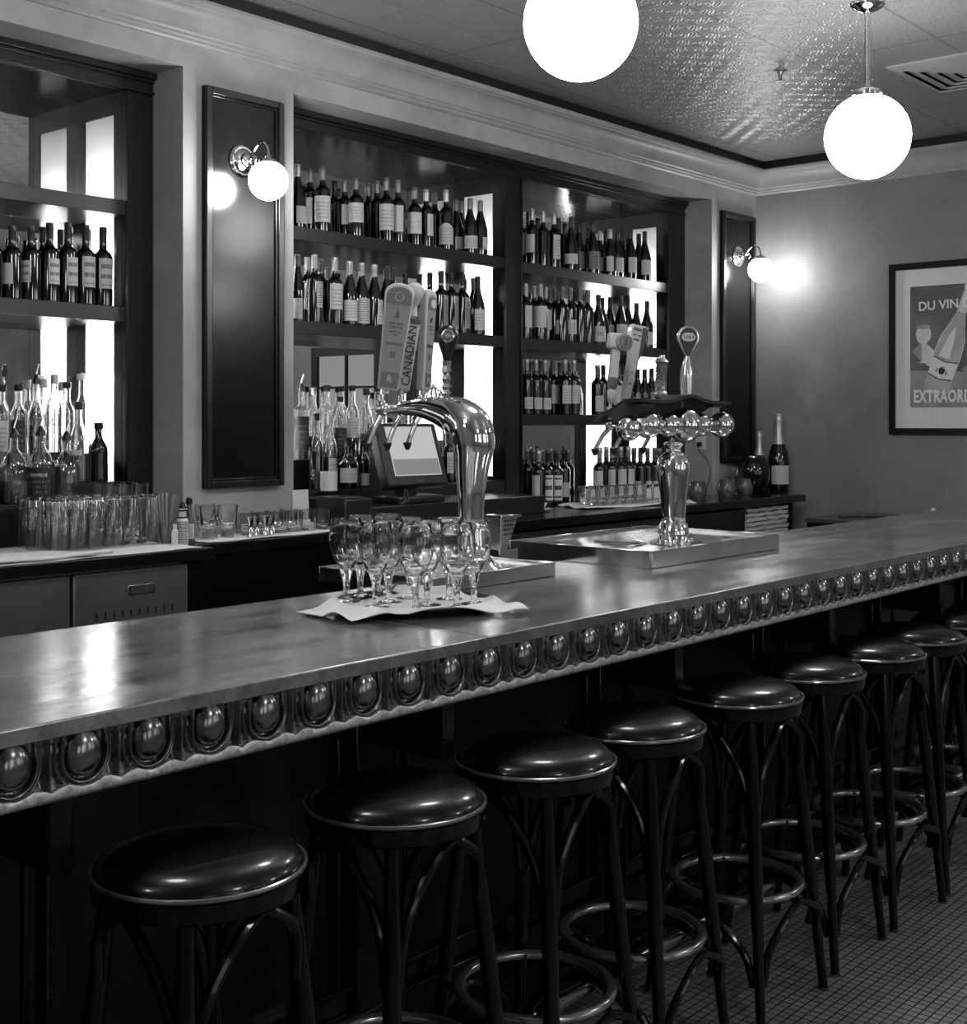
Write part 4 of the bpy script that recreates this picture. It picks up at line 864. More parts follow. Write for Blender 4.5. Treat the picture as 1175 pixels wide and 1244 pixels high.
MB().prism([(-0.027, 0.008), (0.027, 0.008), (0.030, 0.056), (-0.030, 0.056)], 0.0122, 0.0136, R4('X', pi / 2)).build('bottom_band', 'handle_mid', face)
MB().loop([(0.0125, 0.0002), (0.0140, 0.0002), (0.0140, 0.0010), (0.0125, 0.0010)], 24, T=T4(0, -0.0136, 0.292) @ R4('X', pi / 2)).build('round_emblem', 'handle_light', face)
MB().prism([(-0.009, 0.225), (0.009, 0.225), (0.006, 0.236), (0.0015, 0.252), (-0.001, 0.256), (-0.005, 0.236)], 0.0122, 0.0132, R4('X', pi / 2)).build('hop_emblem', 'ink_grey', face)
def bars(rows, y, m, parent):      # faint unreadable print as small dashes
    b_ = MB()
    for x, z, w_, h_ in rows: b_.box(x - w_ / 2, x + w_ / 2, y - 0.0004, y + 0.0004, z - h_ / 2, z + h_ / 2)
    b_.build('small_print', m, parent)
bars([(-0.013, 0.208, 0.018, 0.008), (0.011, 0.208, 0.022, 0.008), (0, 0.196, 0.040, 0.006)], -0.0126, 'handle_mid', face)
bars([(-0.014, 0.181, 0.010, 0.005), (-0.002, 0.183, 0.010, 0.005), (0.012, 0.181, 0.012, 0.005), (0, 0.172, 0.012, 0.004)], -0.0126, 'ink_grey', face)
MB().prism([(-0.026, 0.140), (0.026, 0.140), (0.029, 0.1445), (0.026, 0.149), (-0.026, 0.149), (-0.029, 0.1445)], 0.0122, 0.0132, R4('X', pi / 2)).build('bar_emblem', 'handle_mid', face)
MB().prism([(-0.009, 0.100), (0.009, 0.100), (0.009, 0.120), (-0.009, 0.120)], 0.0122, 0.0132, R4('X', pi / 2)).build('square_emblem', 'handle_mid', face)
front_text('R', 0.030, 0, 0.033, -0.0138).build('letter_print', 'handle_light', face)

hB = handle('tall tap handle lettered CANADIAN, behind the wide grey paddle', (2.958, 2.872, 1.625), 0.0, 0.125, radians(-40))
pb = paddle(0.044, 0.060, 0.235, 0.026); pb.build('paddle', 'handle_light', hB, bevel=0.006, seg=3)
MB().lathe([(0, 0.0), (0.012, 0), (0.020, 0.012), (0.017, 0.028), (0.015, 0.045), (0.024, 0.062), (0.030, 0.085), (0.028, 0.104), (0.012, 0.118), (0, 0.12)], 24, (0, 0, 0.228)).build('bulb_head', 'handle_light', hB)
MB().box(-0.029, 0.029, -0.0150, 0.0150, 0.214, 0.232).build('dark_band', 'ink_grey', hB, bevel=0.002)
front_text('CANADIAN', 0.040, 0.008, 0.113, -0.0140, pi / 2, 0.92).build('print', 'ink', hB)
front_text('MOLSON', 0.014, -0.018, 0.120, -0.0140, pi / 2, 1.0).build('print', 'ink', hB)
MB().lathe([(0, -0.012), (0.008, -0.012), (0.009, 0.02), (0, 0.02)], 12).build('ferrule', 'steel', hB)

hC = handle('narrow looking pale tap handle turned sideways, right of the CANADIAN one', (3.030, 2.850, 1.625), 0.0, 0.10, radians(8))
paddle(0.040, 0.058, 0.330, 0.030).build('paddle', 'handle_light', hC, bevel=0.006, seg=3)
f1 = paddle(0.030, 0.046, 0.300, 0.001); f1.v = [(x + 0.004, y - 0.0156, z + 0.012) for x, y, z in f1.v]; face = f1.build('front_plate', 'handle_grey', hC)
MB().prism([(-0.018, 0.262), (0.026, 0.262)] + [(0.004 + 0.022 * cos(a), 0.284 + 0.020 * sin(a)) for a in [pi * i / 12 for i in range(13)]], 0.0162, 0.0172, R4('X', pi / 2)).build('top_band', 'ink_grey', face)
MB().lathe([(0, 0), (0.014, 0), (0.014, 0.001), (0, 0.001)], 24, T=T4(0.008, -0.0172, 0.283) @ R4('X', pi / 2)).build('round_emblem', 'handle_light', face)
MB().prism([(-0.012, 0.014), (0.020, 0.014), (0.020, 0.056), (-0.012, 0.056)], 0.0162, 0.0172, R4('X', pi / 2)).build('bottom_band', 'ink_grey', face)
MB().prism([(-0.004, 0.220), (0.006, 0.222), (0.012, 0.240), (0.004, 0.238), (-0.006, 0.230)], 0.0162, 0.0170, R4('X', pi / 2)).build('leaf_emblem', 'ink', face)
bars([(0.004, 0.208, 0.022, 0.006), (0.004, 0.198, 0.022, 0.006), (0.004, 0.184, 0.018, 0.004)], -0.0164, 'ink_grey', face)
MB().prism([(-0.012, 0.140), (0.018, 0.140), (0.021, 0.1445), (0.018, 0.149), (-0.012, 0.149), (-0.015, 0.1445)], 0.0162, 0.0170, R4('X', pi / 2)).build('bar_emblem', 'ink', face)
MB().box(-0.003, 0.009, -0.0172, -0.0162, 0.100, 0.118).build('square_emblem', 'ink_grey', face)
front_text('R', 0.026, 0.004, 0.034, -0.0174).build('letter_print', 'handle_light', face)
MB().lathe([(0, -0.012), (0.008, -0.012), (0.009, 0.02), (0, 0.02)], 12).build('ferrule', 'steel', hC)

hD = handle('small dark oval tap handle with a round crest, on top of the curved neck', (2.87, 2.602, 1.712), 0.0, 0.06, radians(-48))
MB().lathe([(0, -0.004), (0.010, -0.004), (0.013, 0.010), (0.020, 0.028), (0.028, 0.050), (0.0315, 0.070), (0.029, 0.088), (0.018, 0.100), (0, 0.104)], 28).build('knob', 'cap_black', hD)
MB().lathe([(0, 0), (0.019, 0), (0.0200, 0.002), (0.017, 0.004), (0, 0.004)], 28, T=T4(0, -0.029, 0.070) @ R4('X', pi / 2)).build('crest_rim', 'chrome', hD)
MB().lathe([(0, 0.004), (0.0145, 0.004), (0.0145, 0.005), (0, 0.005)], 28, T=T4(0, -0.029, 0.070) @ R4('X', pi / 2)).build('crest_face', 'ink_grey', hD)
bars([(0, 0.076, 0.014, 0.0025), (0, 0.070, 0.020, 0.005), (0, 0.064, 0.012, 0.0025)], -0.0345, 'handle_light', hD)

# tower of chrome spheres
t = thing('beer_tower', 'tall chrome beer tower with a bar of polished spheres on the large tray', 'beer tower', (3.84, 2.42, 1.1015)); ox, oy, oz = 3.84, 2.42, 1.1015
MB().lathe([(0, 0), (0.046, 0), (0.054, 0.018), (0.055, 0.045), (0.048, 0.070), (0.040, 0.082), (0.042, 0.088), (0.0415, 0.10), (0.046, 0.17), (0.055, 0.235), (0.0585, 0.270), (0.055, 0.296), (0.040, 0.312), (0.027, 0.322), (0.026, 0.334), (0.034, 0.342), (0.034, 0.348), (0.026, 0.356), (0, 0.356)], 40).build('column', 'chrome', t, sharp=50)
for a in range(10): an = a * pi / 5; MB().sphere((0.047 * cos(an), 0.047 * sin(an), 0.012), 0.011, 12).build('base_bead', 'chrome', t)
zz = 1.515 - oz; TXr = R4('Y', pi / 2)
def xl(prof, x, name, m='chrome'): return MB().lathe(prof, 32, T=T4(x, 0, zz) @ TXr).build(name, m, t, sharp=50)
def ball(r_, n=12, cut=0.3): return [(0.0, -r_)] + [(r_ * sin(pi * i / n), -r_ * cos(pi * i / n)) for i in range(1, n)] + [(0.0, r_)]
xl([(0, -0.26), (0.0235, -0.26), (0.0235, 0.26), (0, 0.26)], 0.05, 'cross_tube', 'brushed')
for x, r_ in ((-0.160, 0.046), (-0.032, 0.042), (0.072, 0.062), (0.176, 0.041), (0.325, 0.047)): xl(ball(r_), x, 'sphere')
MB().sphere((-0.215, 0.040, zz - 0.010), 0.044, 28).build('sphere', 'chrome', t)
for x in (-0.075, -0.112, 0.012, 0.132, 0.218, 0.278): xl([(0, -0.004), (0.028, -0.004), (0.031, 0), (0.028, 0.004), (0, 0.004)], x, 'collar')
MB().lathe([(0, 0.045), (0.022, 0.046), (0.024, 0.052), (0.018, 0.058), (0, 0.060)], 24, (0.072, 0, zz)).build('top_cap', 'chrome', t)
HX = [-0.190, -0.075, 0.105, 0.185]
for i, hx in enumerate(HX): faucet(t, hx, 0.02, zz - 0.002, 0.115 if i < 3 else 0.06, 0.085, (-0.018, 0.05))
# long black board over the taps, waved along the front and folded down towards the bartender
bd = MB(); n = 28; vs = []; fs = []
for i in range(n + 1):
    u = i / n; x = -0.235 + 0.58 * u
    wave = 0.022 * math.exp(-((u - 0.52) / 0.16) ** 2) + 0.006 * math.exp(-((u - 0.02) / 0.08) ** 2)
    for (y, z) in ((-0.030, 1.588), (-0.030, 1.600), (0.045, 1.598), (0.165, 1.533), (0.165, 1.521), (0.045, 1.586)): vs.append((x, y, z - oz + wave * (1.0 if y < 0.1 else 0.3)))
for i in range(n):
    a = i * 6
    for k in range(6): l = (k + 1) % 6; fs.append((a + k, a + l, a + 6 + l, a + 6 + k))
fs += [tuple(range(6)), tuple(n * 6 + k for k in range(5, -1, -1))]
bd.add(vs, fs).build('black_board', 'plastic_dark', t, sharp=50)
for x in (-0.16, 0.30): MB().box(x - 0.035, x + 0.035, 0.0, 0.04, 1.578 - oz, 1.586 - oz).build('board_badge', 'plastic_grey', t)

h1 = handle('pale tap handle with a blocky head, leftmost on the sphere tower', (3.650, 2.555, 1.568), 0.0, 0.10, radians(-35))
MB().lathe([(0, -0.01), (0.007, -0.01), (0.007, 0.02), (0.013, 0.026), (0.018, 0.065), (0.014, 0.072), (0, 0.072)], 4, T=R4('Z', pi / 4)).build('lower_block', 'handle_light', h1, bevel=0.002)
MB().lathe([(0, 0.070), (0.014, 0.070), (0.018, 0.082), (0.018, 0.110), (0, 0.110)], 16).build('dark_neck', 'handle_mid', h1)
MB().lathe([(0, 0.108), (0.021, 0.108), (0.019, 0.16), (0.020, 0.215), (0, 0.215)], 4, T=R4('Z', pi / 4)).build('shaft', 'handle_light', h1, bevel=0.003)
MB().box(-0.030, 0.026, -0.020, 0.020, 0.208, 0.262).build('head_block', 'handle_light', h1, bevel=0.007, seg=3)
MB().lathe([(0, -0.008), (0.028, -0.008), (0.031, 0), (0.028, 0.008), (0, 0.008)], 28, T=T4(0.022, -0.020, 0.232) @ R4('X', pi / 2)).build('round_shield', 'handle_grey', h1)
MB().loop([(0.018, 0.0), (0.021, 0.0), (0.021, 0.002), (0.018, 0.002)], 28, T=T4(0.022, -0.0285, 0.232) @ R4('X', pi / 2)).build('shield_ring', 'ink_grey', h1)
MB().prism([(0.012, 0.222), (0.020, 0.226), (0.018, 0.240), (0.026, 0.246), (0.032, 0.238), (0.028, 0.222), (0.022, 0.216)], 0.0290, 0.0300, R4('X', pi / 2)).build('shield_figure', 'ink_grey', h1)

h2 = handle('pale slanting tap handle widening to a flat head, second on the sphere tower', (3.745, 2.560, 1.590), 0.0, 0.20, radians(-20))
pl = [(-0.014, 0), (0.014, 0), (0.018, 0.16), (0.034, 0.205), (0.036, 0.272), (0.030, 0.280), (-0.026, 0.278), (-0.030, 0.262), (-0.026, 0.205), (-0.014, 0.165)]
MB().prism(pl, -0.013, 0.013, R4('X', pi / 2)).build('paddle', 'handle_light', h2, bevel=0.003)
MB().prism([(0.0145, 0), (0.0160, 0), (0.0200, 0.16), (0.036, 0.205), (0.038, 0.272), (0.032, 0.278), (0.016, 0.274), (0.018, 0.21)], -0.014, 0.014, R4('X', pi / 2)).build('dark_edge', 'cap_black', h2)
bars([(-0.004, 0.262, 0.034, 0.010), (-0.014, 0.242, 0.012, 0.006), (0.008, 0.242, 0.012, 0.006), (-0.003, 0.226, 0.026, 0.007)], -0.0136, 'ink_grey', h2)
for i, ch in enumerate('IANC'): front_text(ch, 0.016, 0.001, 0.150 - i * 0.040, -0.0136).build('print', 'ink_grey', h2)

h3 = handle('cylindrical metal tap handle with a domed top, third on the sphere tower', (3.965, 2.555, 1.575), 0.0, 0.04, radians(-30))
MB().lathe([(0, 0), (0.008, 0), (0.009, 0.030), (0.022, 0.034), (0.025, 0.040), (0.025, 0.056), (0.019, 0.062), (0.020, 0.068), (0.020, 0.158), (0.022, 0.162), (0.025, 0.166), (0.024, 0.173), (0.014, 0.178), (0.013, 0.186), (0.008, 0.192), (0, 0.194)], 28).build('barrel', 'steel', h3, sharp=40)
rl = MB()
for k in range(9): rl.sphere((0.0195 * cos(2.2 + 0.35 * k), 0.0195 * sin(2.2 + 0.35 * k), 0.078 + 0.0085 * k), 0.006, 8)
for k in range(7): rl.sphere((0.0195 * cos(4.6 - 0.3 * k), 0.0195 * sin(4.6 - 0.3 * k), 0.085 + 0.010 * k), 0.005, 8)
rl.build('raised_figure', 'foil_g', h3)

h4 = handle('tallest tap handle, twisted metal loop holding a black drop numbered 1664', (4.035, 2.490, 1.592), 0.0, 0.03, radians(-42))
MB().tube(smooth_path([(0, 0, 0.0), (0.002, 0, 0.05), (0, 0, 0.10), (-0.002, 0, 0.14), (0, 0, 0.172)], 5), [0.0195 + 0.0045 * sin(pi * i / 20) - 0.012 * max(0, (i - 10) / 10) for i in range(21)], 20, flat=(1, 0.9)).build('stem', 'steel', h4)
drop = [(0.0, 0.160)] + [(0.0335 * cos(a), 0.238 + 0.036 * sin(a)) for a in [-0.55 + (pi + 1.1) * i / 26 for i in range(27)]]
T = R4('X', pi / 2)
MB().prism(drop, -0.006, 0.006, T).build('black_drop', 'cap_black', h4)
MB().tube([(x * 1.03, 0, z) for x, z in drop], 0.0052, 10, closed=True, flat=(1.5, 1)).build('metal_loop', 'steel', h4)
for rz_ in (pi / 4, -pi / 4): MB().box(-0.021, 0.021, -0.0072, -0.0062, -0.0035, 0.0035, T4(0, 0, 0.240) @ R4('Y', rz_)).build('crossed_bars', 'handle_grey', h4)
MB().prism([(0.0260 * cos(2 * pi * i / 24) * (1 if abs(cos(2 * pi * i / 24)) > 0.5 else 0.92), 0.240 + 0.0160 * sin(2 * pi * i / 24)) for i in range(24)], 0.0076, 0.0088, T).build('pale_plate', 'handle_light', h4)
front_text('1664', 0.0210, 0, 0.240, -0.0094).build('number_print', 'ink', h4)

# ============================================================ GLASSWARE
GM = {}
def glass_mesh(kind):
    if kind in GM: return GM[kind]
    if kind == 'wine':
        o = [(0.0, 0.0), (0.034, 0.0), (0.0345, 0.0012), (0.022, 0.004), (0.010, 0.008), (0.0075, 0.014), (0.0080, 0.034), (0.0098, 0.050), (0.0125, 0.064), (0.0185, 0.080), (0.0265, 0.096), (0.0345, 0.113), (0.0405, 0.132), (0.0428, 0.150), (0.0415, 0.172), (0.0372, 0.204), (0.0368, 0.2046)]
        i_ = [(0.0364, 0.204), (0.0407, 0.172), (0.0420, 0.150), (0.0396, 0.132), (0.0333, 0.114), (0.0245, 0.098), (0.0135, 0.085), (0, 0.080)]
    elif kind == 'tall':       # upside-down highball
        o = [(0, 0.190), (0.028, 0.190), (0.0305, 0.187), (0.0365, 0.001), (0.0365, 0.0)]; i_ = [(0.0345, 0.0), (0.0290, 0.176), (0.0270, 0.178), (0, 0.178)]
    elif kind == 'taller':
        o = [(0, 0.0), (0.027, 0.0), (0.0285, 0.003), (0.0350, 0.225), (0.0350, 0.226)]; i_ = [(0.0335, 0.225), (0.0270, 0.014), (0.025, 0.012), (0, 0.012)]
    elif kind == 'rocks':
        o = [(0, 0.0), (0.032, 0.0), (0.034, 0.003), (0.039, 0.085), (0.0388, 0.086)]; i_ = [(0.0368, 0.085), (0.032, 0.016), (0.029, 0.013), (0, 0.012)]
    elif kind == 'juice':
        o = [(0, 0.0), (0.026, 0.0), (0.028, 0.003), (0.036, 0.098), (0.0358, 0.099)]; i_ = [(0.034, 0.098), (0.027, 0.016), (0.024, 0.013), (0, 0.012)]
    elif kind == 'crystal':
        o = [(0, 0.0), (0.030, 0.0), (0.032, 0.004), (0.024, 0.030), (0.026, 0.038), (0.037, 0.060), (0.040, 0.128), (0.0398, 0.129)]; i_ = [(0.038, 0.128), (0.035, 0.062), (0.022, 0.044), (0, 0.042)]
    mb = MB().lathe(o + i_, 32); zc = {'wine': (0.012, 0.112), 'crystal': (0.0, 0.075), 'rocks': (0.004, 0.05), 'juice': (0.004, 0.08), 'tall': (0.02, 0.17)}.get(kind)
    if zc:      # cut flutes in the outer surface
        amp = 0.07 if kind == 'wine' else 0.10 if kind == 'crystal' else 0.02
        no = len(o); out = []
        for k_, (x, y, z) in enumerate(mb.v):
            r_ = sqrt(x * x + y * y)
            if zc[0] <= z <= zc[1] and 0.001 < r_ and k_ < 1 + 32 * (no - 1): q_ = 1 - amp * (0.5 - 0.5 * cos(8 * atan2(y, x))); x, y = x * q_, y * q_
            out.append((x, y, z))
        mb.v = out
    GM[kind] = mb; return mb
GMESH = {}
def glass(kind, x, y, z, label, group, name='glass', cat='glass'):
    if kind not in GMESH:
        o = glass_mesh(kind).build(name, 'glass', sharp=50); GMESH[kind] = o.data
    else: o = bpy.data.objects.new(name, GMESH[kind]); COL.objects.link(o)
    o.location = (x, y, z); o.rotation_euler = (0, 0, random.uniform(0, 6)); return tag(o, label, cat, group)

# round serving tray, napkin, wine glasses
TX, TY_, TZ = 2.315, 2.205, BZ
t = thing('serving_tray', 'round black serving tray under the white napkin and wine glasses', 'tray', (TX, TY_, TZ + 0.0006))
MB().lathe([(0, 0.0), (0.165, 0.0), (0.172, 0.004), (0.190, 0.016), (0.196, 0.018), (0.197, 0.020), (0.190, 0.0195), (0.172, 0.0075), (0, 0.006)], 72).build('dish', 'plastic_dark', t)
def tray_h(x, y):
    r_ = sqrt((x - TX) ** 2 + (y - TY_) ** 2)
    if r_ < 0.170: return 0.0078
    if r_ < 0.197: return 0.0078 + 0.0150 * (r_ - 0.170) / 0.027
    return max(0.0028, 0.0228 - (r_ - 0.197) * 0.55)
cl = MB(); n = 40
c00, c10, c11, c01 = Vector((2.045, 2.335)), Vector((2.020, 2.120)), Vector((2.415, 1.925)), Vector((2.555, 2.400))   # corners seen from the left, front, right, back
vs, fs = [], []
for i in range(n + 1):
    for j in range(n + 1):
        u, v = i / n, j / n
        p = c00 * (1 - u) * (1 - v) + c10 * u * (1 - v) + c11 * u * v + c01 * (1 - u) * v
        bow = 0.030 * sin(pi * v) * (1 if u > 0.5 else -1) * abs(2 * u - 1) ** 2 * (-0.6)
        p = p + Vector((0.6, -0.8)) * bow
        h = tray_h(p.x, p.y); r_ = sqrt((p.x - TX) ** 2 + (p.y - TY_) ** 2)
        if r_ > 0.185: h += max(0, 0.010 * sin(22 * p.x + 15 * p.y) + 0.006 * sin(48 * p.y - 20 * p.x)) * min(1, (r_ - 0.185) / 0.05) + 0.003
        vs.append((p.x, p.y, TZ + h + 0.0012))
for i in range(n):
    for j in range(n): a = i * (n + 1) + j; fs.append((a, a + 1, a + n + 2, a + n + 1))
o = cl.add(vs, fs).build('napkin', 'white_cloth', sharp=80); md = o.modifiers.new('solid', 'SOLIDIFY'); md.thickness = 0.0010; md.offset = 1
tag(o, 'white cloth napkin over the round tray, tips hanging to the bar', 'napkin')
WG = [(2.206, 2.333, 'leftmost wine glass on the tray, in front'), (2.202, 2.226, 'front wine glass, second from the left on the tray'), (2.224, 2.115, 'foremost wine glass at the middle of the tray'), (2.308, 2.060, 'front wine glass right of the middle on the tray'), (2.400, 2.085, 'rightmost wine glass on the tray'),
      (2.292, 2.372, 'back left wine glass behind the leftmost one'), (2.285, 2.265, 'wine glass in the middle row, left side of the tray'), (2.372, 2.280, 'wine glass in the middle of the back row'), (2.312, 2.160, 'wine glass in the very centre of the tray'), (2.425, 2.190, 'back right wine glass near the tower foot'), (2.380, 2.365, 'rearmost wine glass on the tray')]
for i in range(len(WG)):      # keep bowls apart
    pass
P_ = [[x, y] for x, y, l in WG]
for it in range(200):
    for i in range(len(P_)):
        for j in range(i):
            dx, dy = P_[i][0] - P_[j][0], P_[i][1] - P_[j][1]; d_ = sqrt(dx * dx + dy * dy)
            if d_ < 0.0895: q_ = (0.0895 - d_) / 2 + 1e-4; P_[i][0] += q_ * dx / d_; P_[i][1] += q_ * dy / d_; P_[j][0] -= q_ * dx / d_; P_[j][1] -= q_ * dy / d_
for (x, y), (_, _, l) in zip(P_, WG): glass('wine', x, y, TZ + 0.0105 + (0.004 if sqrt((x - TX) ** 2 + (y - TY_) ** 2) > 0.15 else 0), 'clear empty ' + l, 'wine glasses on the round tray', 'wine_glass', 'wine glass')

# small white candle cup at the tower foot
tag(MB().lathe([(0, 0), (0.020, 0), (0.024, 0.060), (0.0225, 0.060), (0.019, 0.004), (0, 0.004)], 24).build('white_cup', 'white_paint', loc=(2.66, 2.42, 1.0905)), 'small white cup on the steel tray behind the wine glasses', 'cup')

# towels on the back counters
def towel(pts, z, label, name='bar_towel', cat='towel', drop=None, n=26, amp=0.004, th=0.006, m='white_cloth'):
    c00, c10, c11, c01 = [Vector(p) for p in pts]; vs, fs = [], []
    for i in range(n + 1):
        for j in range(n + 1):
            u, v = i / n, j / n
            p = c00 * (1 - u) * (1 - v) + c10 * u * (1 - v) + c11 * u * v + c01 * (1 - u) * v
            h = amp * (0.5 + 0.5 * sin(17 * p.x + 31 * p.y)) * (0.3 + 0.7 * max(abs(2 * u - 1), abs(2 * v - 1)) ** 4); w_ = 0.004 * sin(9 * u * pi + v * 5)
            vs.append((p.x, p.y + w_, z + 0.0005 + h))
    for i in range(n):
        for j in range(n): a = i * (n + 1) + j; fs.append((a, a + n + 1, a + n + 2, a + 1))
    o = MB().add(vs, fs).build(name, m, sharp=80); md = o.modifiers.new('solid', 'SOLIDIFY'); md.thickness = th; md.offset = 1
    return tag(o, label, cat)
CZ = 1.0555
towel([(2.02, 3.925), (2.985, 3.935), (3.00, 4.47), (2.02, 4.47)], CZ, 'white bar towel spread under the upturned tall glasses', amp=0.002, th=0.003)
towel([(1.95, 3.925), (2.60, 3.930), (2.44, 4.12), (1.95, 4.20)], CZ + 0.006, 'second folded white towel lying on the first at the left edge', amp=0.006, th=0.012)
towel([(3.10, 4.060), (3.80, 4.058), (3.81, 4.27), (3.12, 4.27)], CZ, 'white towel under the short glasses on the pier counter', amp=0.004, th=0.006)
towel([(5.58, 4.06), (6.44, 3.905), (6.70, 4.31), (5.72, 4.36)], CZ, 'white towel with creased corner under the row of short tumblers', amp=0.010, th=0.005)

# upturned tall glasses, left
k = 0; ROWN2 = ['front', 'second', 'third', 'rear']; COLN = ['first', 'second', 'third', 'fourth', 'fifth', 'sixth']
for j in range(4):
    for i in range(6):
        if i >= 4 and j >= 1: continue
        x = 2.535 + 0.076 * i + 0.012 * (j % 2); y = 4.165 + 0.0775 * j
        glass('tall', x, y, CZ + 0.0075, 'upturned tall glass on the left towel, %s row, %s from the left' % (ROWN2[j], COLN[i]), 'upturned tall glasses on the left towel', 'tall_glass')
for j in range(3):
    for i in range(2):
        glass('taller', 2.862 + 0.074 * i, 4.262 + 0.076 * j, CZ + 0.0075, 'taller upright clear glass at the right end of the left towel, %s row, %s side' % (('front', 'middle', 'rear')[j], ('left', 'right')[i]), 'taller glasses at the right end of the left towel', 'tall_glass')
# straws, bitters and sauce bottles
t = thing('straw_cup', 'clear cup of straws fanning out at the end of the left towel', 'straw holder', (2.985, 4.160, CZ))
MB().lathe([(0, 0), (0.022, 0), (0.028, 0.09), (0.0265, 0.09), (0.021, 0.005), (0, 0.005)], 24).build('cup', 'glass', t)
for i in range(14):
    a = i * 2.4; r0, r1 = 0.012, 0.034 + 0.006 * (i % 3)
    MB().tube([(r0 * cos(a) * 0.8, r0 * sin(a) * 0.8, 0.006), (r1 * cos(a), r1 * sin(a), 0.185 + 0.004 * (i % 4))], 0.0028, 6).build('straw', 'foil_p', t)
t = thing('bitters_bottle', 'small white wrapped bitters bottle with black cap beside the straws', 'bottle', (3.015, 4.095, CZ))
MB().lathe([(0, 0), (0.021, 0), (0.022, 0.003), (0.022, 0.092), (0.018, 0.100), (0.0165, 0.102), (0.0165, 0.128), (0, 0.128)], 24).build('glass_body', 'white_paint', t)
cyl_patch(0.0228, 0.004, 0.092, FACE, 1.3, 14).build('label', LAB['p'], t)
MB().lathe([(0, 0.102), (0.0175, 0.102), (0.0175, 0.132), (0.0185, 0.134), (0.0185, 0.142), (0.012, 0.146), (0.010, 0.158), (0.005, 0.164), (0, 0.165)], 20).build('cap', 'cap_black', t)
cyl_patch(0.0183, 0.108, 0.128, FACE, 0.9, 10).build('neck_label', LAB['e'], t)
MB().loop([(0.0187, 0.136), (0.0192, 0.136), (0.0192, 0.139), (0.0187, 0.139)], 24).build('neck_stripe', 'white_paint', t)
t = thing('salt_shaker', 'small pale box shaped shaker between straws and bitters bottle', 'shaker', (2.965, 4.075, CZ))
MB().lathe([(0, 0), (0.016, 0), (0.016, 0.058), (0.010, 0.062), (0.010, 0.085), (0, 0.085)], 4).build('body', 'mat_board', t, bevel=0.002)
MB().lathe([(0, 0.0845), (0.011, 0.0845), (0.011, 0.092), (0, 0.092)], 16).build('cap', 'steel', t)
t = thing('sauce_bottle', 'slim sauce bottle with black cap and square label by the wall', 'bottle', (3.075, 4.135, CZ))
MB().lathe([(0, 0), (0.021, 0), (0.0225, 0.003), (0.0225, 0.080), (0.018, 0.096), (0.010, 0.112), (0.0085, 0.158), (0, 0.158)], 24).build('glass_body', 'liquid_mid', t)
cyl_patch(0.0232, 0.018, 0.076, FACE, 1.1, 12).build('label', LAB['n'], t)
MB().lathe([(0, 0.150), (0.012, 0.150), (0.0125, 0.160), (0.012, 0.172), (0.006, 0.177), (0, 0.177)], 20).build('cap', 'cap_black', t)

# pier counter: crystal tumblers, jiggers, short glasses, menu
for i, (x, y) in enumerate(((3.185, 4.150), (3.275, 4.150), (3.225, 4.232))): glass('crystal', x, y, CZ + 0.009, ('left crystal goblet on the pier towel', 'right crystal goblet on the pier towel', 'rear crystal goblet with a stopper beside it on the pier towel')[i], 'crystal goblets on the pier towel', 'crystal_glass')
for i in range(4):
    t = thing('jigger', ('first steel jigger from the left on the pier towel', 'second steel jigger on the pier towel', 'third steel jigger on the pier towel', 'fourth steel jigger, rightmost on the pier towel')[i], 'jigger', (3.345 + 0.040 * i, 4.095 + 0.010 * (i % 2), CZ + 0.0110), 0, 'steel jiggers on the pier towel')
    MB().lathe([(0, 0), (0.016, 0), (0.0185, 0.002), (0.007, 0.036), (0.007, 0.040), (0.0195, 0.076), (0.0185, 0.076), (0.006, 0.042), (0, 0.042)], 24).build('double_cup', 'chrome', t)
    MB().loop([(0.0075, 0.036), (0.0095, 0.036), (0.0095, 0.040), (0.0075, 0.040)], 20).build('waist_ring', 'steel', t)
for j in range(2):
    for i in range(6 - j):
        glass('rocks', 3.385 + 0.080 * i + 0.04 * j - (0.0 if j else -0.0), 4.152 + 0.079 * j, CZ + 0.009, 'short clear glass on the pier towel, %s row, %s from the left' % (('front', 'rear')[j], COLN[i]), 'short glasses on the pier towel', 'short_glass')
t = thing('menu_card', 'pale menu card leaning on the pier corner behind the short glasses', 'menu', (3.800, 4.292, CZ + 0.0)); t.rotation_euler = (radians(-4), 0, 0)
MB().box(-0.060, 0.030, -0.010, -0.002, 0.0, 0.172).build('card', 'paper', t, bevel=0.0008)
cd = MB()
for k in range(9): cd.box(-0.050, 0.022, -0.0106, -0.010, 0.020 + k * 0.016, 0.023 + k * 0.016)
cd.build('printed_lines', 'mat_board', t)

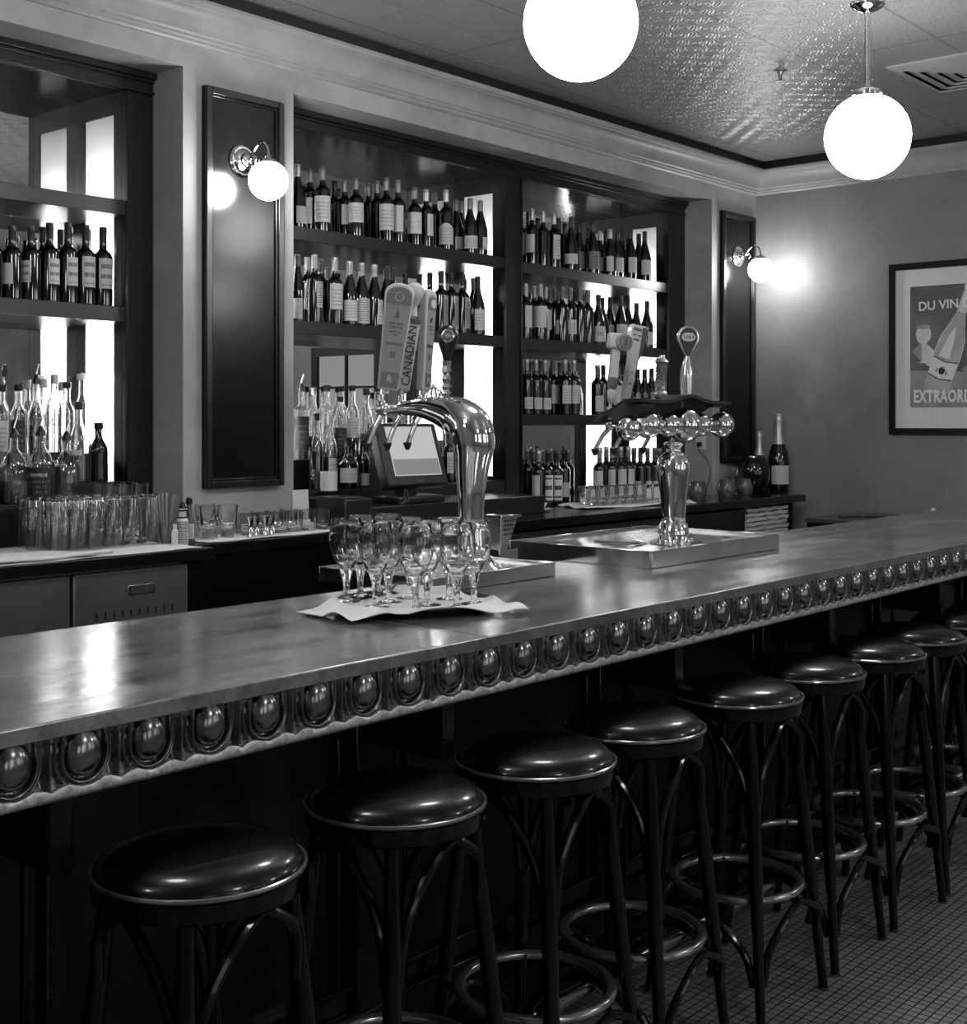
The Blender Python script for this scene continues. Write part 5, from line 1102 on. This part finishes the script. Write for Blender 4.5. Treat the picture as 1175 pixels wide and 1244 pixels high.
# right bay: tumblers, towel, bowls, pots, champagne
for j in range(2):
    for i in range(8 - j):
        glass('juice', 5.765 + 0.0745 * i + 0.037 * j, 4.155 - 0.012 * i + 0.0750 * j, CZ + 0.014, 'short tumbler on the creased right towel, %s row, %s from the left' % (('front', 'rear')[j], (COLN + ['seventh', 'eighth'])[i]), 'short tumblers on the creased right towel', 'tumbler')
def pot(x, y, prof_, label, m, name='votive', cat='candle holder', grp=None): return tag(MB().lathe(prof_, 32).build(name, m, loc=(x, y, CZ)), label, cat, grp)
for i, (x, y, r_) in enumerate(((6.70, 4.06, 0.050), (6.83, 4.12, 0.046), (6.98, 4.02, 0.055), (7.10, 4.10, 0.050), (7.255, 4.05, 0.052))):
    pot(x, y, [(0, 0), (r_ * 0.75, 0), (r_, 0.030), (r_ * 1.02, 0.060), (r_ * 0.82, 0.092), (r_ * 0.70, 0.108), (r_ * 0.66, 0.106), (r_ * 0.78, 0.090), (r_ * 0.94, 0.058), (r_ * 0.9, 0.030), (r_ * 0.6, 0.008), (0, 0.008)], ('first smoky candle bowl, left of the sphere tower column', 'second smoky candle bowl, behind the sphere tower column', 'third smoky candle bowl, right of the tower column', 'fourth smoky candle bowl, beside the third', 'fifth smoky candle bowl, in front of the cut glass vase')[i], M_['smoke'], 'candle_bowl', 'candle bowl', 'smoky candle bowls on the long back counter')
pot(7.40, 4.16, [(0, 0), (0.034, 0), (0.020, 0.012), (0.018, 0.026), (0.034, 0.044), (0.050, 0.075), (0.056, 0.170), (0.054, 0.170), (0.046, 0.076), (0.030, 0.050), (0, 0.044)], 'cut glass vase on a short foot beside the round black pot', 'glass', 'glass_vase', 'vase')
pot(7.520, 4.135, [(0, 0), (0.060, 0), (0.085, 0.030), (0.105, 0.090), (0.108, 0.150), (0.094, 0.210), (0.066, 0.245), (0.050, 0.252), (0.046, 0.246), (0.060, 0.238), (0.088, 0.200), (0.098, 0.150), (0.095, 0.092), (0.076, 0.036), (0.050, 0.012), (0, 0.010)], 'round glossy black pot left of the champagne bottles', 'bottle_dark', 'black_pot', 'pot')
def champagne(x, y, h, label):
    t = thing('champagne_bottle', label, 'champagne bottle', (x, y, CZ)); R = h * 0.135
    MB().lathe([(0, 0), (R * 0.94, 0), (R, 0.006), (R, h * 0.36), (R * 0.97, h * 0.43), (R * 0.80, h * 0.53), (R * 0.55, h * 0.63), (R * 0.38, h * 0.72), (R * 0.32, h * 0.84), (R * 0.30, h * 0.96), (0, h * 0.96)], 30).build('glass_body', 'bottle_dark', t)
    MB().lathe([(0, h * 0.615), (R * 0.62, h * 0.615), (R * 0.56, h * 0.650), (R * 0.42, h * 0.72), (R * 0.355, h * 0.84), (R * 0.345, h * 0.90), (R * 0.40, h * 0.905), (R * 0.42, h * 0.93), (R * 0.36, h * 0.945), (R * 0.40, h * 0.99), (R * 0.30, h), (0, h)], 26).build('foil', 'foil_p', t)
    cyl_patch(R + 0.001, h * 0.11, h * 0.345, FACE - 0.12, 0.95, 14).build('label', LAB['w'], t); return t
champagne(7.655, 4.165, 0.400, 'shorter champagne bottle with pale foil, next to the black pot')
champagne(7.778, 4.090, 0.520, 'large tall champagne bottle with pale foil against the right wall')
# electric outlet and cord on the reveal of the recess
t = thing('wall_outlet', 'pale electric outlet with a plugged cord at the end of the recess', 'outlet', (7.279, 4.38, 1.40))
MB().box(-0.006, 0.0, -0.036, 0.036, -0.055, 0.055).build('plate', 'mat_board', t, bevel=0.002)
MB().box(-0.030, -0.006, -0.014, 0.014, -0.035, -0.008).build('plug', 'cap_black', t, bevel=0.003)
MB().tube(smooth_path([(-0.028, 0, -0.02), (-0.045, -0.01, -0.06), (-0.012, -0.05, -0.12), (-0.05, -0.10, -0.20), (-0.03, -0.06, -0.30), (-0.04, -0.04, -0.335)], 6), 0.003, 6).build('cord', 'cap_black', t)

# napkins stacked in the cubby under the counter end: each one counted
for k in range(15):
    z = 0.5708 + 0.0282 * k
    for s_ in (0,):
        vs, fs = [], []; n = 14; w_ = 0.27 + random.uniform(-0.012, 0.012); x0 = 7.03 + 0.26 - 0.0 + random.uniform(-0.006, 0.006)
        for i in range(n + 1):
            u = i / n; zz_ = 0.0035 * sin(u * 19 + k * 1.9) + 0.0030 * sin(u * 41 + k)
            for (yy, dz) in ((3.905, 0.0), (3.902, 0.020), (4.20, 0.022), (4.20, 0.0)): vs.append((x0 - w_ + 2 * w_ * u * 0.98, yy + 0.004 * sin(u * 23 + k * 2.7), z + dz + 0.0035 + zz_ * 0.7))
        for i in range(n):
            a = i * 4
            for q_ in range(4): l = (q_ + 1) % 4; fs.append((a + q_, a + l, a + 4 + l, a + 4 + q_))
        fs += [(0, 1, 2, 3), (n * 4 + 3, n * 4 + 2, n * 4 + 1, n * 4)]
        NN = ['bottom', 'second', 'third', 'fourth', 'fifth', 'sixth', 'seventh', 'eighth', 'ninth', 'tenth', 'eleventh', 'twelfth', 'thirteenth', 'fourteenth', 'topmost']
        tag(MB().add(vs, fs).build('folded_napkin', 'cloth_grey', sharp=50), 'folded pale napkin in the counter cubby, %s of the stack' % NN[k], 'napkin', 'folded napkins stacked in the cubby')

# saucer with folded cards
t = thing('bill_saucer', 'white saucer with folded paper slips and a clip before the right bay', 'saucer', (5.355, 4.20, CZ))
MB().lathe([(0, 0), (0.036, 0), (0.066, 0.009), (0.070, 0.013), (0.064, 0.012), (0.036, 0.004), (0, 0.004)], 32).build('dish', 'white_paint', t)
for s_ in (-1, 1): MB().box(-0.030, 0.030, -0.018, 0.018, 0, 0.0015, T4(s_ * 0.034, 0, 0.026) @ R4('Y', s_ * -0.5) @ R4('Z', s_ * 0.3)).build('paper_slip', 'paper', t)
MB().tube([(-0.075, -0.045, 0.010), (-0.03, -0.02, 0.022), (0.0, 0.0, 0.030), (0.010, 0.012, 0.028)], 0.004, 8).build('clip', 'plastic_dark', t)

# paper roll, small box and scrolled iron rack on the ledge beside the pier
LZ = 1.2055
tag(MB().loop([(0.014, 0), (0.040, 0), (0.040, 0.088), (0.014, 0.088)], 32).build('paper_roll', 'paper', loc=(4.100, 4.515 - 0.06, LZ)), 'white till paper roll standing beside the pier in the middle bay', 'paper roll')
t = thing('iron_rack', 'black scrolled iron rack by the pier, left of the paper roll', 'rack', (3.985, 4.440, 1.2065)); t.rotation_euler = (0, 0, radians(30))
for pts in ([(-0.03, 0, 0.0), (-0.035, 0, 0.10), (-0.01, 0, 0.19), (0.04, 0, 0.245), (0.085, 0, 0.235)], [(-0.03, 0, 0.20), (0.0, 0, 0.17), (0.03, 0, 0.12), (0.02, 0, 0.08), (-0.02, 0, 0.07)], [(-0.03, 0, 0.08), (0.02, 0, 0.095), (0.035, 0, 0.06), (0.01, 0, 0.04), (-0.01, 0, 0.055)], [(-0.032, 0, 0.25), (-0.02, 0, 0.20), (0.02, 0, 0.15)]):
    MB().tube(smooth_path(pts, 6), 0.0055, 8).build('scroll_bar', 'cap_black', t)
MB().lathe([(0, 0), (0.034, 0), (0.034, 0.006), (0, 0.008)], 20, (-0.02, 0, -0.0005)).build('foot', 'cap_black', t)

# cash drawer, riser and touch-screen till
tag(MB().box(4.02, 5.30, 4.120, 4.490, CZ, 1.1445).build('counter_riser', 'shelf_wood', bevel=0.003), 'low black riser on the long counter carrying the till', 'riser')
t = thing('receipt_printer', 'dark flat topped receipt printer left of the till', 'printer', (3.975, 4.215, CZ)); 
MB().box(-0.120, 0.040, -0.13, 0.13, 0.0, 0.135).build('case', 'plastic_dark', t, bevel=0.008)
MB().box(-0.105, 0.030, -0.10, 0.08, 0.1345, 0.139).build('lid', 'plastic_grey', t, bevel=0.002)
MB().box(-0.06, 0.00, -0.04, 0.03, 0.138, 0.1405).build('paper_slot', 'ink', t)
t = thing('till_terminal', 'touch screen till with lit pale screen below the tap spouts', 'till', (4.400, 4.235, 1.1455)); t.rotation_euler = (0, 0, radians(-6))
MB().prism([(-0.135, -0.10), (0.15, -0.10), (0.16, 0.09), (-0.145, 0.09)], 0.0, 0.035).build('base', 'plastic_dark', t, bevel=0.010, seg=3)
MB().box(-0.035, 0.045, -0.02, 0.06, 0.03, 0.20).build('neck', 'plastic_dark', t, bevel=0.01)
TS = T4(0.005, -0.055, 0.072) @ R4('X', radians(-20))
sc_ = MB().box(-0.185, 0.185, -0.030, 0.040, 0.0, 0.310, TS).build('screen_housing', 'plastic_dark', t, bevel=0.012, seg=3)
MB().box(-0.135, 0.150, -0.0325, -0.0298, 0.050, 0.290, TS).build('screen', 'screen', sc_)
MB().box(-0.130, 0.145, -0.0332, -0.0324, 0.054, 0.130, TS).build('screen_picture', 'screen2', sc_)
MB().box(-0.02, 0.03, -0.0315, -0.0300, 0.018, 0.026, TS).build('badge', 'plastic_grey', sc_)
for k, dx in enumerate((-0.10, -0.09, -0.075)): MB().tube(smooth_path([(0.0 + dx * 0.3, -0.02, 0.09), (dx * 0.8, -0.07, 0.055), (dx - 0.02, -0.115, 0.02), (dx - 0.05, -0.125, 0.004)], 6), 0.0028, 6).build('cable', 'plastic_grey', t)

# perforated steel catch box hooked behind the bar
t = thing('perforated_bin', 'small perforated steel bin on the bar behind the wine glasses', 'steel bin', (3.135, 2.600, 1.128))
MB().prism([(-0.05, 0.100), (0.035, 0.100), (-0.02, 0.0), (-0.05, 0.0)], -0.03, 0.03, R4('X', pi / 2)).build('body', 'steel', t, bevel=0.001)
MB().box(-0.052, 0.048, -0.034, 0.034, 0.0985, 0.108).build('rim', 'brushed', t, bevel=0.002)
hl = MB()
for i in range(5):
    for j in range(4):
        x, z = -0.030 + 0.013 * i, 0.090 - 0.014 * j
        if x < 0.024 - (0.090 - z) * 0.5: hl.lathe([(0, 0), (0.0042, 0), (0.0042, 0.0012), (0, 0.0012)], 8, T=T4(x, -0.0300, z) @ R4('X', pi / 2))
hl.build('holes', 'ink', t)

MB().box(-0.050, 0.035, -0.029, -0.021, -0.088, 0.0).build('mount_plate', 'steel', t)

# service chest by the right wall behind the bar
t = thing('ice_chest', 'low black chest by the right wall seen over the bar end', 'chest', (7.45, 3.20, 0))
MB().box(-0.33, 0.33, -0.40, 0.36, 0, 0.925).build('body', 'bar_wood', t, bevel=0.004)
MB().box(-0.34, 0.34, -0.41, 0.37, 0.925, 0.950).build('lid', 'plastic_grey', t, bevel=0.004)
tag(MB().sphere((0, 0, 0.018), 0.05, 20, sz=0.36).build('crumpled_cloth', 'white_cloth', loc=(7.30, 3.00, 0.9505)), 'crumpled white cloth on the low black chest', 'cloth')
tag(MB().tube([(0, 0, 0.03), (0.02, -0.03, 0.062), (0.03, -0.05, 0.085)], 0.022, 14).build('towel_roll', 'paper', loc=(7.28, 2.90, 0.935)), 'white paper roll standing askew at the end of the low black chest', 'paper roll')
tag(MB().tube(smooth_path([(-0.12, 0.10, 0.012), (0, 0.04, 0.016), (0.02, -0.06, 0.012), (-0.06, -0.16, 0.016)], 6), 0.011, 8).build('dark_cloth', 'plastic_grey', loc=(7.30, 3.28, 0.9505)), 'dark crumpled rag on the low black chest', 'cloth')

# ============================================================ POSTER
t = thing('framed_poster', 'black framed vintage champagne poster on the right wall', 'poster', (XR, 2.925, 1.976))
hw, hh = 0.432, 0.532
fm = MB()
for (a, b_, c, d_) in ((-hw, -hw + 0.038, -hh, hh), (hw - 0.038, hw, -hh, hh), (-hw + 0.038, hw - 0.038, -hh, -hh + 0.040), (-hw + 0.038, hw - 0.038, hh - 0.040, hh)): fm.box(-0.030, -0.001, a, b_, c, d_)
fm.build('frame', 'frame_black', t, bevel=0.002)
MB().box(-0.010, -0.001, -hw + 0.036, hw - 0.036, -hh + 0.038, hh - 0.038).build('mat_board', 'mat_board', t)
# artwork: local (u, v) with u to the right in the photo (= -y)
PT = Matrix(((0, 0, -1, 0), (-1, 0, 0, 0), (0, 1, 0, 0), (0, 0, 0, 1)))     # (u, v, w) -> (-w, -u, v)
def flat(poly, w0, name, m, par): return MB().prism(poly, w0, w0 + 0.0006, PT).build(name, m, par)
art = flat([(-0.300, -0.365), (0.300, -0.365), (0.300, 0.385), (-0.300, 0.385)], 0.0102, 'print_ground', M_['art_dark'], t)
flat([(-0.300, -0.365), (0.300, -0.365), (0.300, -0.190), (0.05, -0.150), (-0.300, -0.135)], 0.0110, 'table_cloth', M_['art_mid'], art)
flat([(-0.285, -0.02), (-0.22, 0.05), (-0.10, -0.06), (-0.13, -0.14), (-0.20, -0.10)], 0.0110, 'napkin_shape', M_['art_light'], art)
flat([(-0.290, -0.02), (-0.24, 0.03), (-0.20, 0.02), (-0.21, -0.09)], 0.0117, 'shade_shape', M_['art_mid'], art)
# wine cup
flat([(-0.215 + 0.048 * cos(2 * pi * i / 28), 0.085 + 0.058 * sin(2 * pi * i / 28)) for i in range(28)], 0.0124, 'cup_bowl', M_['art_light'], art)
flat([(-0.215 + 0.046 * cos(2 * pi * i / 24), 0.132 + 0.014 * sin(2 * pi * i / 24)) for i in range(24)], 0.0131, 'cup_mouth', M_['art_mid'], art)
flat([(-0.225, 0.03), (-0.205, 0.03), (-0.205, -0.075), (-0.185, -0.09), (-0.245, -0.09), (-0.225, -0.075)], 0.0124, 'cup_stem', M_['art_light'], art)
# leaning bottle
bo = [(-0.060, -0.245), (-0.052, -0.262), (0, -0.270), (0.055, -0.262), (0.066, -0.245), (0.072, -0.05), (0.066, 0.03), (0.040, 0.11), (0.024, 0.17), (0.022, 0.30), (0.028, 0.315), (0.026, 0.365), (0.0, 0.380), (-0.026, 0.365), (-0.028, 0.315), (-0.022, 0.30), (-0.024, 0.17), (-0.040, 0.11), (-0.064, 0.03), (-0.070, -0.05)]
sc_b, an_, bx_, by_ = 1.12, radians(-19), -0.045, 0.02
def rot(P, s=1.0): return [(bx_ + sc_b * (x * s * cos(an_) - y * sin(an_)), by_ + sc_b * (x * s * sin(an_) + y * cos(an_))) for x, y in P]
flat(rot([(x * 1.08, y * 1.01) for x, y in bo]), 0.0138, 'bottle_outline', M_['art_light'], art)
flat(rot(bo), 0.0145, 'bottle_shape', M_['art_bottle'], art)
flat(rot([(-0.045, -0.08), (-0.02, 0.06), (0.0, 0.10), (0.012, 0.02), (0.02, -0.08)]), 0.0152, 'bottle_gleam', M_['art_gleam'], art)
flat(rot([(-0.023, 0.18), (0.023, 0.18), (0.023, 0.30), (0.027, 0.318), (0.024, 0.362), (0, 0.376), (-0.024, 0.362), (-0.027, 0.318), (-0.023, 0.30)]), 0.0152, 'foil_shape', M_['art_light'], art)
flat(rot([(-0.069, -0.190), (0, -0.203), (0.070, -0.190), (0.073, -0.085), (0, -0.098), (-0.071, -0.085)]), 0.0152, 'bottle_label', M_['art_gleam'], art)
flat(rot([(-0.069, -0.085), (0, -0.098), (0.072, -0.085), (0.072, -0.091), (0, -0.104), (-0.069, -0.091)]), 0.0159, 'label_border', 'ink', art)
flat(rot([(-0.069, -0.184), (0, -0.197), (0.070, -0.184), (0.070, -0.190), (0, -0.203), (-0.069, -0.190)]), 0.0159, 'label_border', 'ink', art)
flat(rot([(-0.016, -0.138), (0.016, -0.138), (0.018, -0.155), (0.010, -0.172), (-0.010, -0.172), (-0.018, -0.155)]), 0.0159, 'label_crest', 'ink', art)
flat(rot([(-0.010, -0.130), (0.010, -0.130), (0.006, -0.136), (-0.006, -0.136)]), 0.0159, 'label_crown', 'ink', art)
for s_ in (-1, 1): flat(rot([(s_ * 0.024, -0.148), (s_ * 0.032, -0.144), (s_ * 0.028, -0.158), (s_ * 0.036, -0.166), (s_ * 0.024, -0.166)]), 0.0159, 'label_scroll', 'ink', art)
# hand of fruit / bread shapes at the right side
flat([(0.10, 0.03), (0.16, 0.10), (0.24, 0.09), (0.30, 0.04), (0.30, -0.08), (0.16, -0.06)], 0.0117, 'bread_shape', M_['art_light'], art)
flat([(0.02, -0.14), (0.14, -0.02), (0.30, -0.05), (0.30, -0.17), (0.14, -0.20)], 0.0124, 'cloth_fold', M_['art_mid'], art)
flat([(0.06, -0.235), (0.15, -0.13), (0.30, -0.08), (0.30, -0.11), (0.17, -0.17), (0.12, -0.245)], 0.0138, 'knife_shape', 'ink_grey', art)
for s_, sz, u, v, m_, rt in (("DU VIN D'", 0.078, -0.075, 0.262, M_['art_letter'], 0.035), ('EXTRAORDINAIRE', 0.104, 0.012, -0.300, M_['art_letter'], 0)):
    tb = text_mb(s_, sz, 0.0008, PT @ T4(u, v, 0.0165) @ R4('Z', rt), 0.96 if s_[0] == 'D' else 0.62, None, 1.0 if s_[0] == 'D' else 1.1, 0.0012 if s_[0] == 'D' else 0.0035)
    tb.build('lettering', m_, art)
